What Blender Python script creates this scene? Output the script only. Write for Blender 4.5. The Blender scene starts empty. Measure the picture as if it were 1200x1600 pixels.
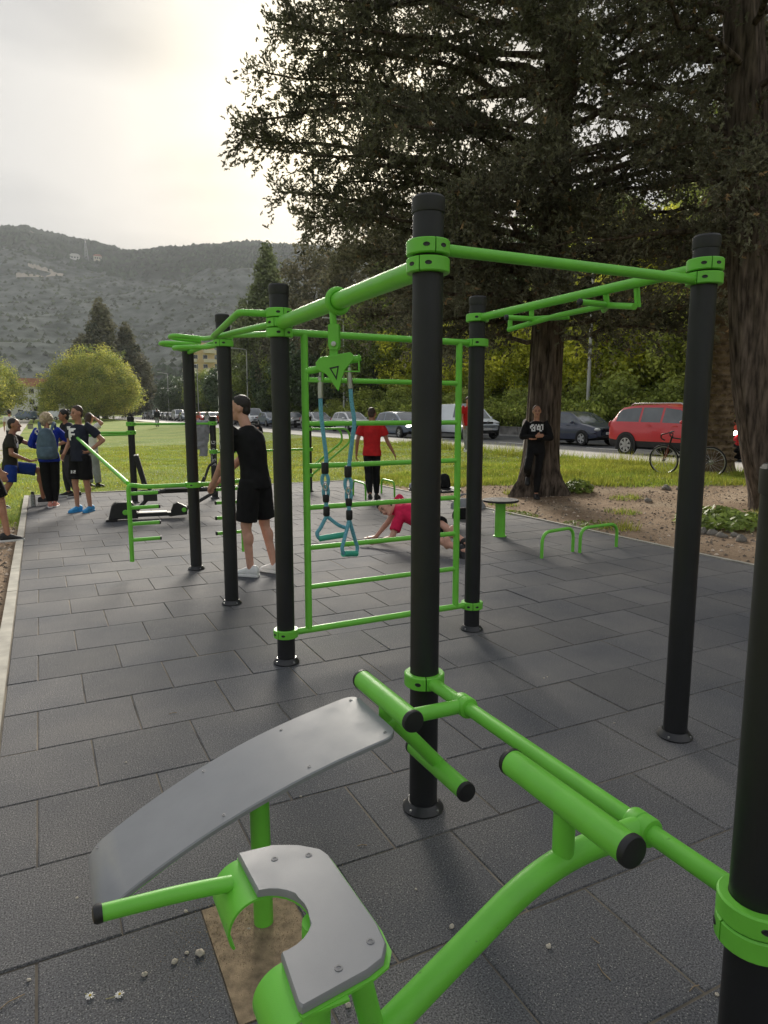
import bpy, bmesh, math, random
import numpy as np
from mathutils import Vector, Matrix, noise as mnoise
R = math.radians
rng = np.random.default_rng(7)
random.seed(7)
S = bpy.context.scene
COL = S.collection

# ------------------------------------------------------------------ camera, sky, sun, exposure
cd = bpy.data.cameras.new('camera')
cam = bpy.data.objects.new('camera', cd); COL.objects.link(cam)
cam.location = (0, 0, 1.6); cam.rotation_euler = (R(90 - 8.3), 0, 0)
cd.sensor_fit = 'VERTICAL'; cd.sensor_height = 24; cd.lens = 24 * 1067 / 1600
cd.clip_start = .05; cd.clip_end = 9000
S.camera = cam
SUN_AZ, SUN_EL = R(-4.0), R(22.0)           # azimuth from +Y towards +X
sdir = Vector((math.sin(SUN_AZ) * math.cos(SUN_EL), math.cos(SUN_AZ) * math.cos(SUN_EL), math.sin(SUN_EL)))
W = bpy.data.worlds.new('World'); S.world = W; W.use_nodes = True
nt = W.node_tree; nt.nodes.clear()
def N(t, **k):
    n = nt.nodes.new(t)
    for a, b in k.items(): setattr(n, a, b)
    return n
def L(a, b): nt.links.new(a, b)
out = N('ShaderNodeOutputWorld'); bg = N('ShaderNodeBackground'); bg.inputs[1].default_value = .1
sky = N('ShaderNodeTexSky', sky_type='NISHITA'); sky.sun_disc = False
sky.sun_elevation = SUN_EL; sky.sun_rotation = SUN_AZ; sky.dust_density = 3; sky.air_density = 1.2
tc = N('ShaderNodeTexCoord')
# high cloud deck: noise over the direction, flattened towards the horizon
sep = N('ShaderNodeSeparateXYZ'); L(tc.outputs['Generated'], sep.inputs[0])
zc = N('ShaderNodeMath', operation='MAXIMUM'); zc.inputs[1].default_value = .0; L(sep.outputs[2], zc.inputs[0])
za = N('ShaderNodeMath', operation='ADD'); za.inputs[1].default_value = .22; L(zc.outputs[0], za.inputs[0])
dv = N('ShaderNodeVectorMath', operation='SCALE'); iv = N('ShaderNodeMath', operation='DIVIDE'); iv.inputs[0].default_value = 1
L(za.outputs[0], iv.inputs[1]); L(tc.outputs['Generated'], dv.inputs[0]); L(iv.outputs[0], dv.inputs['Scale'])
mp = N('ShaderNodeMapping'); mp.inputs['Scale'].default_value = (.9, 1.3, .6); L(dv.outputs[0], mp.inputs[0])
n1 = N('ShaderNodeTexNoise'); n1.inputs['Scale'].default_value = 1.3; n1.inputs['Detail'].default_value = 6; n1.inputs['Roughness'].default_value = .5
n1.inputs['Distortion'].default_value = .35
L(mp.outputs[0], n1.inputs['Vector'])
cr = N('ShaderNodeValToRGB'); cr.color_ramp.elements[0].position = .36; cr.color_ramp.elements[1].position = .64
cr.color_ramp.elements[0].color = (.83, .90, 1.03, 1); cr.color_ramp.elements[1].color = (1.78, 1.78, 1.79, 1)
L(n1.outputs[0], cr.inputs[0])
dot = N('ShaderNodeVectorMath', operation='DOT_PRODUCT'); dot.inputs[1].default_value = sdir
nrm = N('ShaderNodeVectorMath', operation='NORMALIZE'); L(tc.outputs['Generated'], nrm.inputs[0]); L(nrm.outputs[0], dot.inputs[0])
dm = N('ShaderNodeMath', operation='MAXIMUM'); dm.inputs[1].default_value = 0; L(dot.outputs['Value'], dm.inputs[0])
def glow(power, col):
    p = N('ShaderNodeMath', operation='POWER'); p.inputs[1].default_value = power; L(dm.outputs[0], p.inputs[0])
    v = N('ShaderNodeMix', data_type='RGBA', blend_type='MIX'); v.inputs[6].default_value = (0, 0, 0, 1); v.inputs[7].default_value = col
    L(p.outputs[0], v.inputs[0]); return v
g1 = glow(12, (.66, .57, .37, 1)); g2 = glow(90, (3.0, 2.6, 1.5, 1))
ad = N('ShaderNodeMix', data_type='RGBA', blend_type='ADD'); ad.inputs[0].default_value = 1; L(cr.outputs[0], ad.inputs[6]); L(g1.outputs[2], ad.inputs[7])
ad2 = N('ShaderNodeMix', data_type='RGBA', blend_type='ADD'); ad2.inputs[0].default_value = 1; L(ad.outputs[2], ad2.inputs[6]); L(g2.outputs[2], ad2.inputs[7])
mx = N('ShaderNodeMix', data_type='RGBA'); mx.inputs[0].default_value = .97; L(sky.outputs[0], mx.inputs[6]); L(ad2.outputs[2], mx.inputs[7])
ze = N('ShaderNodeMath', operation='MULTIPLY_ADD'); ze.inputs[1].default_value = .6; ze.inputs[2].default_value = 1; L(zc.outputs[0], ze.inputs[0])   # an overcast sky brightens steadily with height
zs = N('ShaderNodeVectorMath', operation='SCALE'); L(mx.outputs[2], zs.inputs[0]); L(ze.outputs[0], zs.inputs['Scale'])
L(zs.outputs[0], bg.inputs[0]); L(bg.outputs[0], out.inputs[0])
sl = bpy.data.lights.new('sun', 'SUN'); sl.energy = 3.1; sl.angle = R(20); sl.color = (1, .93, .82)
so = bpy.data.objects.new('sun', sl); COL.objects.link(so)
so.rotation_euler = sdir.to_track_quat('Z', 'Y').to_euler()
S.view_settings.view_transform = 'Standard'; S.view_settings.look = 'None'
S.view_settings.gamma = 1; S.view_settings.use_curve_mapping = False
S.view_settings.exposure = 1.5

# ------------------------------------------------------------------ materials
def M(name, col, rough=.6, var=.12, scale=12, bump=0, bscale=300, metal=0, spec=.5, coat=0, col2=None, rnd=0, transl=0, attr=None, detail=4, trans=0):
    m = bpy.data.materials.new(name); m.use_nodes = True; t = m.node_tree
    b = t.nodes['Principled BSDF']; o = t.nodes['Material Output']
    nn = lambda ty, **k: (lambda n: ([setattr(n, a, c) for a, c in k.items()], n)[1])(t.nodes.new(ty))
    tc = nn('ShaderNodeTexCoord'); no = nn('ShaderNodeTexNoise'); no.inputs['Scale'].default_value = scale; no.inputs['Detail'].default_value = detail
    t.links.new(tc.outputs['Object'], no.inputs['Vector'])
    r = nn('ShaderNodeValToRGB'); r.color_ramp.elements[0].position = .3; r.color_ramp.elements[1].position = .7
    c = np.array(col[:3]); lo = c * (1 - var); hi = np.array(col2) if col2 is not None else c * (1 + var)
    r.color_ramp.elements[0].color = (*lo, 1); r.color_ramp.elements[1].color = (*np.minimum(hi, 1), 1)
    t.links.new(no.outputs[0], r.inputs[0]); cur = r.outputs[0]
    if rnd:
        oi = nn('ShaderNodeObjectInfo'); mr = nn('ShaderNodeMapRange'); mr.inputs[3].default_value = 1 - rnd; mr.inputs[4].default_value = 1 + rnd
        t.links.new(oi.outputs['Random'], mr.inputs[0]); h = nn('ShaderNodeVectorMath', operation='SCALE')
        t.links.new(cur, h.inputs[0]); t.links.new(mr.outputs[0], h.inputs['Scale']); cur = h.outputs[0]
    if attr:
        at = nn('ShaderNodeAttribute', attribute_name=attr); h = nn('ShaderNodeVectorMath', operation='MULTIPLY')
        t.links.new(cur, h.inputs[0]); t.links.new(at.outputs['Color'], h.inputs[1]); cur = h.outputs[0]
    t.links.new(cur, b.inputs['Base Color'])
    b.inputs['Roughness'].default_value = rough; b.inputs['Metallic'].default_value = metal
    b.inputs['Specular IOR Level'].default_value = spec; b.inputs['Coat Weight'].default_value = coat
    if trans: b.inputs['Transmission Weight'].default_value = trans
    if bump:
        nb = nn('ShaderNodeTexNoise'); nb.inputs['Scale'].default_value = bscale; nb.inputs['Detail'].default_value = 3
        t.links.new(tc.outputs['Object'], nb.inputs['Vector'])
        bu = nn('ShaderNodeBump'); bu.inputs['Strength'].default_value = min(bump, 1); bu.inputs['Distance'].default_value = .35 / bscale * max(1, bump)
        t.links.new(nb.outputs[0], bu.inputs['Height']); t.links.new(bu.outputs[0], b.inputs['Normal'])
    if transl:
        tr = nn('ShaderNodeBsdfTranslucent'); t.links.new(cur, tr.inputs[0]); ms = nn('ShaderNodeMixShader'); ms.inputs[0].default_value = transl
        t.links.new(b.outputs[0], ms.inputs[1]); t.links.new(tr.outputs[0], ms.inputs[2]); t.links.new(ms.outputs[0], o.inputs[0])
    m.diffuse_color = (*c, 1)
    return m
GREEN = M('green_powder_coat', (.165, .57, .052), .42, .08, 9, .25, 500, coat=.0)
BLACK = M('black_post_coat', (.0092, .0097, .0118), .46, .2, 8, .35, 420)
CAPBLK = M('black_plastic_cap', (.014, .014, .015), .5, .2, 10, .2, 300)
FLANGE = M('black_cast_flange', (.02, .02, .022), .35, .2, 20)
STEEL = M('zinc_steel', (.45, .45, .44), .35, .15, 30, metal=1)
BOARD = M('grey_plastic_board', (.255, .26, .27), .36, .05, 7, .25, 700)
BOARDEDGE = M('grey_board_core', (.10, .105, .12), .5, .08, 9)
ROPE = M('blue_rope', (.13, .38, .48), .8, .3, 160, .9, 260)
RUBBER = M('black_rubber', (.012, .012, .013), .6, .2, 40)
WHITE = M('white_print', (.78, .78, .77), .6, .03)
SEATW = M('pale_seat', (.6, .57, .52), .5, .08)
def rough_var(m, scale, lo, hi, sc=(1, 1, 1)):
    t = m.node_tree; b = t.nodes['Principled BSDF']; tc = t.nodes.new('ShaderNodeTexCoord'); mp = t.nodes.new('ShaderNodeMapping'); mp.inputs['Scale'].default_value = sc
    n = t.nodes.new('ShaderNodeTexNoise'); n.inputs['Scale'].default_value = scale; n.inputs['Detail'].default_value = 7; n.inputs['Roughness'].default_value = .7
    r = t.nodes.new('ShaderNodeMapRange'); r.inputs[1].default_value = .3; r.inputs[2].default_value = .7; r.inputs[3].default_value = lo; r.inputs[4].default_value = hi
    t.links.new(tc.outputs['Object'], mp.inputs[0]); t.links.new(mp.outputs[0], n.inputs['Vector']); t.links.new(n.outputs[0], r.inputs[0]); t.links.new(r.outputs[0], b.inputs['Roughness'])
rough_var(BOARD, 6, .26, .56, (1, 1, 1)); rough_var(GREEN, 9, .32, .58); rough_var(BLACK, 7, .36, .62, (1, 1, .4))
def specks(m, scale, thr, col, area=1.5):
    """small scuffs and grime marks with a shape of their own"""
    t = m.node_tree; b = t.nodes['Principled BSDF']; src = b.inputs['Base Color'].links[0].from_socket; tc = t.nodes.new('ShaderNodeTexCoord')
    n = t.nodes.new('ShaderNodeTexNoise'); n.inputs['Scale'].default_value = scale; n.inputs['Detail'].default_value = 5; n.inputs['Roughness'].default_value = .75; t.links.new(tc.outputs['Object'], n.inputs['Vector'])
    r = t.nodes.new('ShaderNodeMapRange'); r.inputs[1].default_value = thr; r.inputs[2].default_value = thr + .06; r.inputs[4].default_value = .55; t.links.new(n.outputs[0], r.inputs[0])
    x = t.nodes.new('ShaderNodeMix'); x.data_type = 'RGBA'; x.inputs[7].default_value = (*col, 1); t.links.new(r.outputs[0], x.inputs[0]); t.links.new(src, x.inputs[6]); t.links.new(x.outputs[2], b.inputs['Base Color'])
specks(GREEN, 26, .67, (.045, .10, .03)); specks(BOARD, 34, .68, (.10, .10, .10)); specks(BLACK, 30, .69, (.05, .05, .05))
# ------------------------------------------------------------------ mesh building
def unit(v):
    v = np.asarray(v, float); n = np.linalg.norm(v); return v / n if n > 1e-12 else np.array([0, 0, 1.])
class MB:
    def __init__(s): s.v = []; s.f = []; s.m = []; s.n = 0
    def add(s, verts, faces, m=0):
        verts = np.asarray(verts, float).reshape(-1, 3); o = s.n
        s.v.append(verts); s.n += len(verts)
        for f in faces: s.f.append([i + o for i in f]); s.m.append(m)
        return s
    def rings(s, rs, cap0=True, cap1=True, m=0, closed=False):
        k = len(rs[0]); V = np.concatenate([np.asarray(r, float) for r in rs]); F = []
        nr = len(rs)
        for a in range(nr if closed else nr - 1):
            b = (a + 1) % nr
            for i in range(k):
                j = (i + 1) % k; F.append([a * k + i, a * k + j, b * k + j, b * k + i])
        if not closed:
            if cap0: F.append(list(range(k))[::-1])
            if cap1: F.append([(nr - 1) * k + i for i in range(k)])
        return s.add(V, F, m)
    def tube(s, path, r, n=12, m=0, cap=True, closed=False, up=None):
        P = [np.asarray(p, float) for p in path]; K = len(P)
        rr = r if hasattr(r, '__len__') else [r] * K
        t0 = unit(P[1] - P[0]); ref = np.array([0, 0, 1.]) if abs(t0[2]) < .9 else np.array([1., 0, 0])
        x = unit(np.cross(ref, t0)); rs = []
        for i in range(K):
            if closed: t = unit(P[(i + 1) % K] - P[i - 1])
            elif i == 0: t = t0
            elif i == K - 1: t = unit(P[-1] - P[-2])
            else: t = unit(unit(P[i + 1] - P[i]) + unit(P[i] - P[i - 1]))
            x = unit(x - t * (x @ t)); y = np.cross(t, x)
            sc = 1
            if 0 < i < K - 1 and not closed:
                c = unit(P[i + 1] - P[i]) @ t; sc = 1 / max(c, .6)
            a = np.arange(n) * 2 * np.pi / n
            rs.append(P[i] + rr[i] * (np.cos(a)[:, None] * x + np.sin(a)[:, None] * y))
        return s.rings(rs, cap, cap, m, closed)
    def box(s, c, d, rot=0, m=0, M3=None):
        c = np.asarray(c, float); d = np.asarray(d, float) / 2
        V = np.array([[x, y, z] for z in (-1, 1) for y in (-1, 1) for x in (-1, 1)]) * d
        if rot: ca, sa = math.cos(rot), math.sin(rot); V = V @ np.array([[ca, sa, 0], [-sa, ca, 0], [0, 0, 1]])
        if M3 is not None: V = V @ np.asarray(M3).T
        return s.add(V + c, [[0, 2, 3, 1], [4, 5, 7, 6], [0, 1, 5, 4], [2, 6, 7, 3], [0, 4, 6, 2], [1, 3, 7, 5]], m)
    def lathe(s, prof, c=(0, 0, 0), n=24, m=0, axis=None):
        a = np.arange(n) * 2 * np.pi / n; c = np.asarray(c, float)
        if axis is None: X, Y, Z = np.eye(3)
        else:
            Z = unit(axis); X = unit(np.cross([0, 0, 1.] if abs(Z[2]) < .9 else [1., 0, 0], Z)); Y = np.cross(Z, X)
        rs = [c + max(r, 1e-4) * (np.cos(a)[:, None] * X + np.sin(a)[:, None] * Y) + z * Z for r, z in prof]
        return s.rings(rs, True, True, m)
    def ball(s, c, rad, n=14, k=9, m=0, M3=None):
        c = np.asarray(c, float); rad = np.broadcast_to(np.asarray(rad, float), (3,)); a = np.arange(n) * 2 * np.pi / n
        rs = []
        for i in range(k + 1):
            p = -np.pi / 2 + np.pi * i / k; q = max(math.cos(p), 1e-3)
            V = np.stack([np.cos(a) * q, np.sin(a) * q, np.full(n, math.sin(p))], 1) * rad
            if M3 is not None: V = V @ np.asarray(M3).T
            rs.append(V + c)
        return s.rings(rs, True, True, m)
    def cap(s, p0, p1, r0, r1=None, n=10, m=0):          # rounded tapered capsule
        p0 = np.asarray(p0, float); p1 = np.asarray(p1, float); r1 = r0 if r1 is None else r1
        d = unit(p1 - p0)
        P = [p0 - d * r0 * .95, p0 - d * r0 * .6, p0, p1, p1 + d * r1 * .6, p1 + d * r1 * .95]
        return s.tube(P, [r0 * .3, r0 * .8, r0, r1, r1 * .8, r1 * .3], n, m)
    def prism(s, poly, h, O=(0, 0, 0), X=(1, 0, 0), Y=(0, 1, 0), Z=(0, 0, 1), m=0):
        O, X, Y, Z = [np.asarray(q, float) for q in (O, X, Y, Z)]
        b = np.array([O + p[0] * X + p[1] * Y for p in poly])
        return s.rings([b, b + h * Z], True, True, m)
    def mesh(s, name, mats, smooth=35, off=None):
        me = bpy.data.meshes.new(name); V = np.concatenate(s.v)
        if off is not None: V = V - np.asarray(off)
        me.from_pydata(V.tolist(), [], s.f)
        for q in (mats if isinstance(mats, (list, tuple)) else [mats]): me.materials.append(q)
        if any(s.m): me.polygons.foreach_set('material_index', s.m)
        if smooth:
            bm = bmesh.new(); bm.from_mesh(me); bmesh.ops.recalc_face_normals(bm, faces=bm.faces); bm.to_mesh(me); bm.free()
            me.polygons.foreach_set('use_smooth', [True] * len(me.polygons)); me.set_sharp_from_angle(angle=R(smooth))
        me.update(); return me
def wloc(o):
    p = np.zeros(3)
    while o is not None: p = p + np.array(o.location); o = o.parent
    return p
def tag(o, label=None, cat=None, group=None, kind=None):
    if label: o['label'] = label
    if cat: o['category'] = cat
    if group: o['group'] = group
    if kind: o['kind'] = kind
    return o
def thing(name, label, cat, loc=(0, 0, 0), rz=0, group=None):
    o = bpy.data.objects.new(name, None); COL.objects.link(o); o.empty_display_size = .1
    o.location = loc; o.rotation_euler = (0, 0, rz); return tag(o, label, cat, group)
def obj(name, mb, mats, parent=None, smooth=35, world=True):
    """link one mesh object; world=True: the mesh was built in world metres, else in the parent's own frame"""
    off = wloc(parent) if (parent is not None and world) else None
    me = mb if isinstance(mb, bpy.types.Mesh) else mb.mesh(name, mats, smooth, off)
    o = bpy.data.objects.new(name, me); COL.objects.link(o); o.parent = parent; return o
def bevel(o, w, seg=2, ang=40):
    b = o.modifiers.new('bevel', 'BEVEL'); b.width = w; b.segments = seg; b.limit_method = 'ANGLE'; b.angle_limit = R(ang); return o
def solid(name, label, cat, mb, mats, loc, group=None, smooth=35, rz=0):
    """a thing that is one mesh, origin at its base; mesh built in its own frame"""
    o = obj(name, mb, mats, None, smooth); o.location = loc; o.rotation_euler = (0, 0, rz); return tag(o, label, cat, group)
def dup(o, loc=None, rz=None, label=None, scale=None, parent=None, root=True):
    c = o.copy(); COL.objects.link(c)
    if parent is not None: c.parent = parent
    if root:
        if loc is not None: c.location = loc
        if rz is not None: c.rotation_euler = (0, 0, rz)
        if scale is not None: c.scale = scale if hasattr(scale, '__len__') else (scale,) * 3
        if label: c['label'] = label
    for ch in list(o.children): dup(ch, parent=c, root=False)
    return c
def bend(pts, rad, k=6):
    """polyline with rounded corners"""
    P = [np.asarray(p, float) for p in pts]; o = [P[0]]
    for i in range(1, len(P) - 1):
        a, b, c = P[i - 1], P[i], P[i + 1]; d0 = unit(a - b); d1 = unit(c - b)
        r = min(rad, .48 * np.linalg.norm(a - b), .48 * np.linalg.norm(c - b))
        p0, p1 = b + d0 * r, b + d1 * r
        for t in np.linspace(0, 1, k + 1): o.append((1 - t) ** 2 * p0 + 2 * t * (1 - t) * b + t * t * p1)
    o.append(P[-1]); return o
UX, UY = .8944, .4472
def uv(u, v, z=0.): return np.array([u * UX - v * UY, u * UY + v * UX, z])   # park axes: u across to the road, v along it
UA = np.array([UX, UY, 0]); VA = np.array([-UY, UX, 0]); ZA = np.array([0, 0, 1.])
ANG = math.atan2(UY, UX)
def sstep(a, b, x): t = np.clip((x - a) / (b - a), 0, 1); return t * t * (3 - 2 * t)
def ground_z(x, y):
    x = np.asarray(x, float); y = np.asarray(y, float)
    u = x * UX + y * UY; v = -x * UY + y * UX
    z = .26 * sstep(7.2, 12.8, u) + 0 * v - .27 * sstep(13.95, 14.3, u) * (1 - sstep(25.5, 25.8, u))
    z = z + (sstep(26.2, 30, u) * 1.2 + np.clip(u - 28, 0, 70) * .42) * (1 - sstep(55, 110, v))
    bump = .035 * np.sin(x * .9 + 1.3) * np.sin(y * .7) + .02 * np.sin(x * 2.3) * np.sin(y * 2.9 + 1)
    inpad = (1 - sstep(6.67, 8.5, u)) * sstep(-2.5, -.42, u) * (1 - sstep(14.84, 17, v))
    flat = sstep(12.6, 13.3, u) * (1 - sstep(26, 27, u))
    return z + bump * (1 - np.clip(inpad + flat, 0, 1)) - .05 * inpad
def gz(x, y): return float(ground_z(x, y))
def curve_mesh(txt, size, extrude=0, align='CENTER'):
    c = bpy.data.curves.new('t', 'FONT'); c.body = txt; c.size = size; c.align_x = align; c.align_y = 'CENTER'; c.resolution_u = 3
    o = bpy.data.objects.new('t', c); COL.objects.link(o)
    me = bpy.data.meshes.new_from_object(o.evaluated_get(bpy.context.evaluated_depsgraph_get()))
    bpy.data.objects.remove(o); V = np.array([q.co[:] for q in me.vertices]); F = [list(p.vertices) for p in me.polygons]
    return V, F
# ================================================================== GROUND, MAT, ROAD, HILLS
def ramp_nodes(m): return m.node_tree
def ground_material():
    m = bpy.data.materials.new('park_ground'); m.use_nodes = True; t = m.node_tree; b = t.nodes['Principled BSDF']
    nn = lambda ty, **k: (lambda n: ([setattr(n, a, c) for a, c in k.items()], n)[1])(t.nodes.new(ty)); lk = t.links.new
    tc = nn('ShaderNodeTexCoord')
    def noise(sc, det=5, rough=.6):
        n = nn('ShaderNodeTexNoise'); n.inputs['Scale'].default_value = sc; n.inputs['Detail'].default_value = det; n.inputs['Roughness'].default_value = rough
        lk(tc.outputs['Object'], n.inputs['Vector']); return n.outputs[0]
    def ramp(f, stops):
        r = nn('ShaderNodeValToRGB'); el = r.color_ramp.elements
        while len(el) < len(stops): el.new(.5)
        for e, (p, c) in zip(el, stops): e.position = p; e.color = (*c, 1)
        lk(f, r.inputs[0]); return r.outputs[0]
    def mix(f, a, c, ty='MIX'):
        x = nn('ShaderNodeMix', data_type='RGBA', blend_type=ty); lk(f, x.inputs[0]) if not isinstance(f, float) else setattr(x.inputs[0], 'default_value', f)
        lk(a, x.inputs[6]); lk(c, x.inputs[7]); return x.outputs[2]
    g1 = ramp(noise(.35, 6), [(.32, (.13, .20, .030)), (.5, (.22, .29, .045)), (.7, (.31, .325, .085))])
    g2 = ramp(noise(7, 6, .75), [(.3, (.35, .4, .3)), (.7, (1.25, 1.2, 1.1))])
    grass = mix(.85, g1, g2, 'MULTIPLY')
    d1 = ramp(noise(1.1, 6), [(.3, (.23, .16, .105)), (.55, (.36, .265, .18)), (.75, (.46, .37, .27))])
    d2 = ramp(noise(22, 5, .8), [(.35, (.62, .6, .58)), (.68, (1.25, 1.25, 1.25))])
    dirt = mix(.9, d1, d2, 'MULTIPLY')
    at = nn('ShaderNodeAttribute', attribute_name='dirt'); n = noise(2.2, 6, .7)
    s = nn('ShaderNodeMath', operation='MULTIPLY_ADD'); s.inputs[1].default_value = 1.1; lk(n, s.inputs[0])
    sub = nn('ShaderNodeMath', operation='SUBTRACT'); sub.inputs[1].default_value = .55; lk(at.outputs['Fac'], sub.inputs[0]); lk(sub.outputs[0], s.inputs[2])
    mr = nn('ShaderNodeMapRange'); mr.inputs[1].default_value = .38; mr.inputs[2].default_value = .62; lk(s.outputs[0], mr.inputs[0])
    lk(mix(mr.outputs[0], grass, dirt), b.inputs['Base Color']); b.inputs['Roughness'].default_value = .95; b.inputs['Specular IOR Level'].default_value = .1
    bu = nn('ShaderNodeBump'); bu.inputs['Strength'].default_value = .9; bu.inputs['Distance'].default_value = .03; lk(noise(14, 6, .75), bu.inputs['Height']); lk(bu.outputs[0], b.inputs['Normal'])
    return m
def axis(lo, hi, step, far):
    a = list(np.arange(lo, hi + 1e-6, step)); s = step; x = hi
    while x < far: s *= 1.05 if x < 170 else 1.25; x += s; a.append(x)
    s = step; x = lo; pre = []
    while x > -far: s *= 1.07 if x > -120 else 1.25; x -= s; pre.append(x)
    return np.array(pre[::-1] + a)
def dirt_mask(u, v):
    bd = np.clip(9.7 + (10.4 - v) * .9, 7.0, 13.5)
    right = sstep(-.9, .5, bd - u) * sstep(6.2, 6.7, u) * (1 - sstep(13.8, 15.5, v))
    left = sstep(-1.9, -.9, u) * (1 - sstep(-.35, -.2, u)) * (1 - sstep(10.6, 11.8, v))
    tree = np.exp(-((u - 8.3) ** 2 + (v - 10.2) ** 2) / 1.3)
    return np.clip(right + left + tree, 0, 1)
xs = axis(-12, 16, .22, 2600); ys = axis(-3, 26, .22, 2600)
X, Y = np.meshgrid(xs, ys); Z = ground_z(X, Y); nx, ny = len(xs), len(ys)
me = bpy.data.meshes.new('ground'); idx = np.arange(nx * ny).reshape(ny, nx)
F = np.stack([idx[:-1, :-1], idx[:-1, 1:], idx[1:, 1:], idx[1:, :-1]], -1).reshape(-1, 4)
me.from_pydata(np.stack([X, Y, Z], -1).reshape(-1, 3).tolist(), [], F.tolist())
uu, vv = X * UX + Y * UY, -X * UY + Y * UX
a = me.attributes.new('dirt', 'FLOAT', 'POINT'); a.data.foreach_set('value', dirt_mask(uu, vv).ravel().astype(np.float32))
me.polygons.foreach_set('use_smooth', [True] * len(me.polygons)); me.materials.append(ground_material())
ground = bpy.data.objects.new('ground', me); COL.objects.link(ground); tag(ground, kind='structure')

# ---- rubber mat: base sheet and the tiles laid on it in running bond
PU0, PU1, PV0, PV1 = -.36, 6.66, -2.2, 14.84
TILE = M('rubber_granulate', (.078, .079, .083), .88, .66, 190, 1, 300, rnd=.10, col2=(.19, .19, .196), spec=.3)
tn = TILE.node_tree
def tile_wear():
    t = tn; nn = t.nodes.new; b = t.nodes['Principled BSDF']; src = b.inputs['Base Color'].links[0].from_socket
    ge = nn('ShaderNodeNewGeometry'); no = nn('ShaderNodeTexNoise'); no.inputs['Scale'].default_value = 1.1; no.inputs['Detail'].default_value = 5; t.links.new(ge.outputs['Position'], no.inputs['Vector'])
    r = nn('ShaderNodeValToRGB'); r.color_ramp.elements[0].position = .3; r.color_ramp.elements[1].position = .72
    r.color_ramp.elements[0].color = (.66, .70, .78, 1); r.color_ramp.elements[1].color = (1.42, 1.36, 1.27, 1); t.links.new(no.outputs[0], r.inputs[0])
    mu = nn('ShaderNodeMix'); mu.data_type = 'RGBA'; mu.blend_type = 'MULTIPLY'; mu.inputs[0].default_value = 1; t.links.new(src, mu.inputs[6]); t.links.new(r.outputs[0], mu.inputs[7])
    # pale grit caught in the granulate
    n2 = nn('ShaderNodeTexVoronoi'); n2.inputs['Scale'].default_value = 95; t.links.new(ge.outputs['Position'], n2.inputs['Vector'])
    n3 = nn('ShaderNodeTexNoise'); n3.inputs['Scale'].default_value = 2.3; n3.inputs['Detail'].default_value = 4; t.links.new(ge.outputs['Position'], n3.inputs['Vector'])
    ad = nn('ShaderNodeMath'); ad.operation = 'MULTIPLY_ADD'; ad.inputs[1].default_value = -.14; t.links.new(n3.outputs[0], ad.inputs[0]); t.links.new(n2.outputs['Distance'], ad.inputs[2])
    mr = nn('ShaderNodeMapRange'); mr.inputs[1].default_value = .10; mr.inputs[2].default_value = .045; t.links.new(ad.outputs[0], mr.inputs[0])
    mu2 = nn('ShaderNodeMix'); mu2.data_type = 'RGBA'; mu2.inputs[7].default_value = (.34, .33, .30, 1); t.links.new(mr.outputs[0], mu2.inputs[0]); t.links.new(mu.outputs[2], mu2.inputs[6])
    t.links.new(mu2.outputs[2], b.inputs['Base Color'])
tile_wear()
JOINT = M('sandy_joint', (.030, .030, .030), .95, .4, 2.6, .6, 200, col2=(.22, .185, .14), detail=10)
SAND = M('bare_sand', (.27, .20, .125), .95, .35, 30, .8, 260)
mb = MB(); q = [uv(PU0, PV0, -.0042), uv(PU1, PV0, -.0042), uv(PU1, PV1, -.0042), uv(PU0, PV1, -.0042)]
low = [p - (0, 0, .05) for p in q]; mb.rings([low, q], True, True)
mat_base = obj('rubber_mat', mb, JOINT, None, 0); tag(mat_base, kind='structure')
TW = .4765; tiles = []; leg_uv = (.535, 1.92)
for k in range(-9, 28):
    v0 = 2.065 + k * TW; v1 = v0 + TW
    off = .128 if k % 2 == 0 else -.110
    if v1 < PV0 or v0 > PV1: continue
    j = -3
    while True:
        u0 = off + j * TW; u1 = u0 + TW; j += 1
        if u0 > PU1: break
        a0, a1, b0, b1 = max(u0, PU0 + .085), min(u1, PU1 - .055), max(v0, PV0), min(v1, PV1 - .06)
        if a1 - a0 < .04 or b1 - b0 < .04: continue
        tiles.append((a0, a1, b0, b1))
def tile_key(t):
    c = uv((t[0] + t[1]) / 2, (t[2] + t[3]) / 2); s = c[1]
    if s < .9 or abs(c[0]) > .62 * s + .35: return 1e6 + s
    return s
tiles.sort(key=tile_key); TCACHE = {}
def tile_shape(du, dv):
    e, b, h = .0018, .005, .0
    mb = MB(); hu, hv = du / 2 - e, dv / 2 - e
    r = lambda x, y, z: [(-x, -y, z), (x, -y, z), (x, y, z), (-x, y, z)]
    return mb.rings([r(hu, hv, -.016), r(hu, hv, -b), r(hu - b, hv - b, 0)], False, True)
rest = MB()
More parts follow.
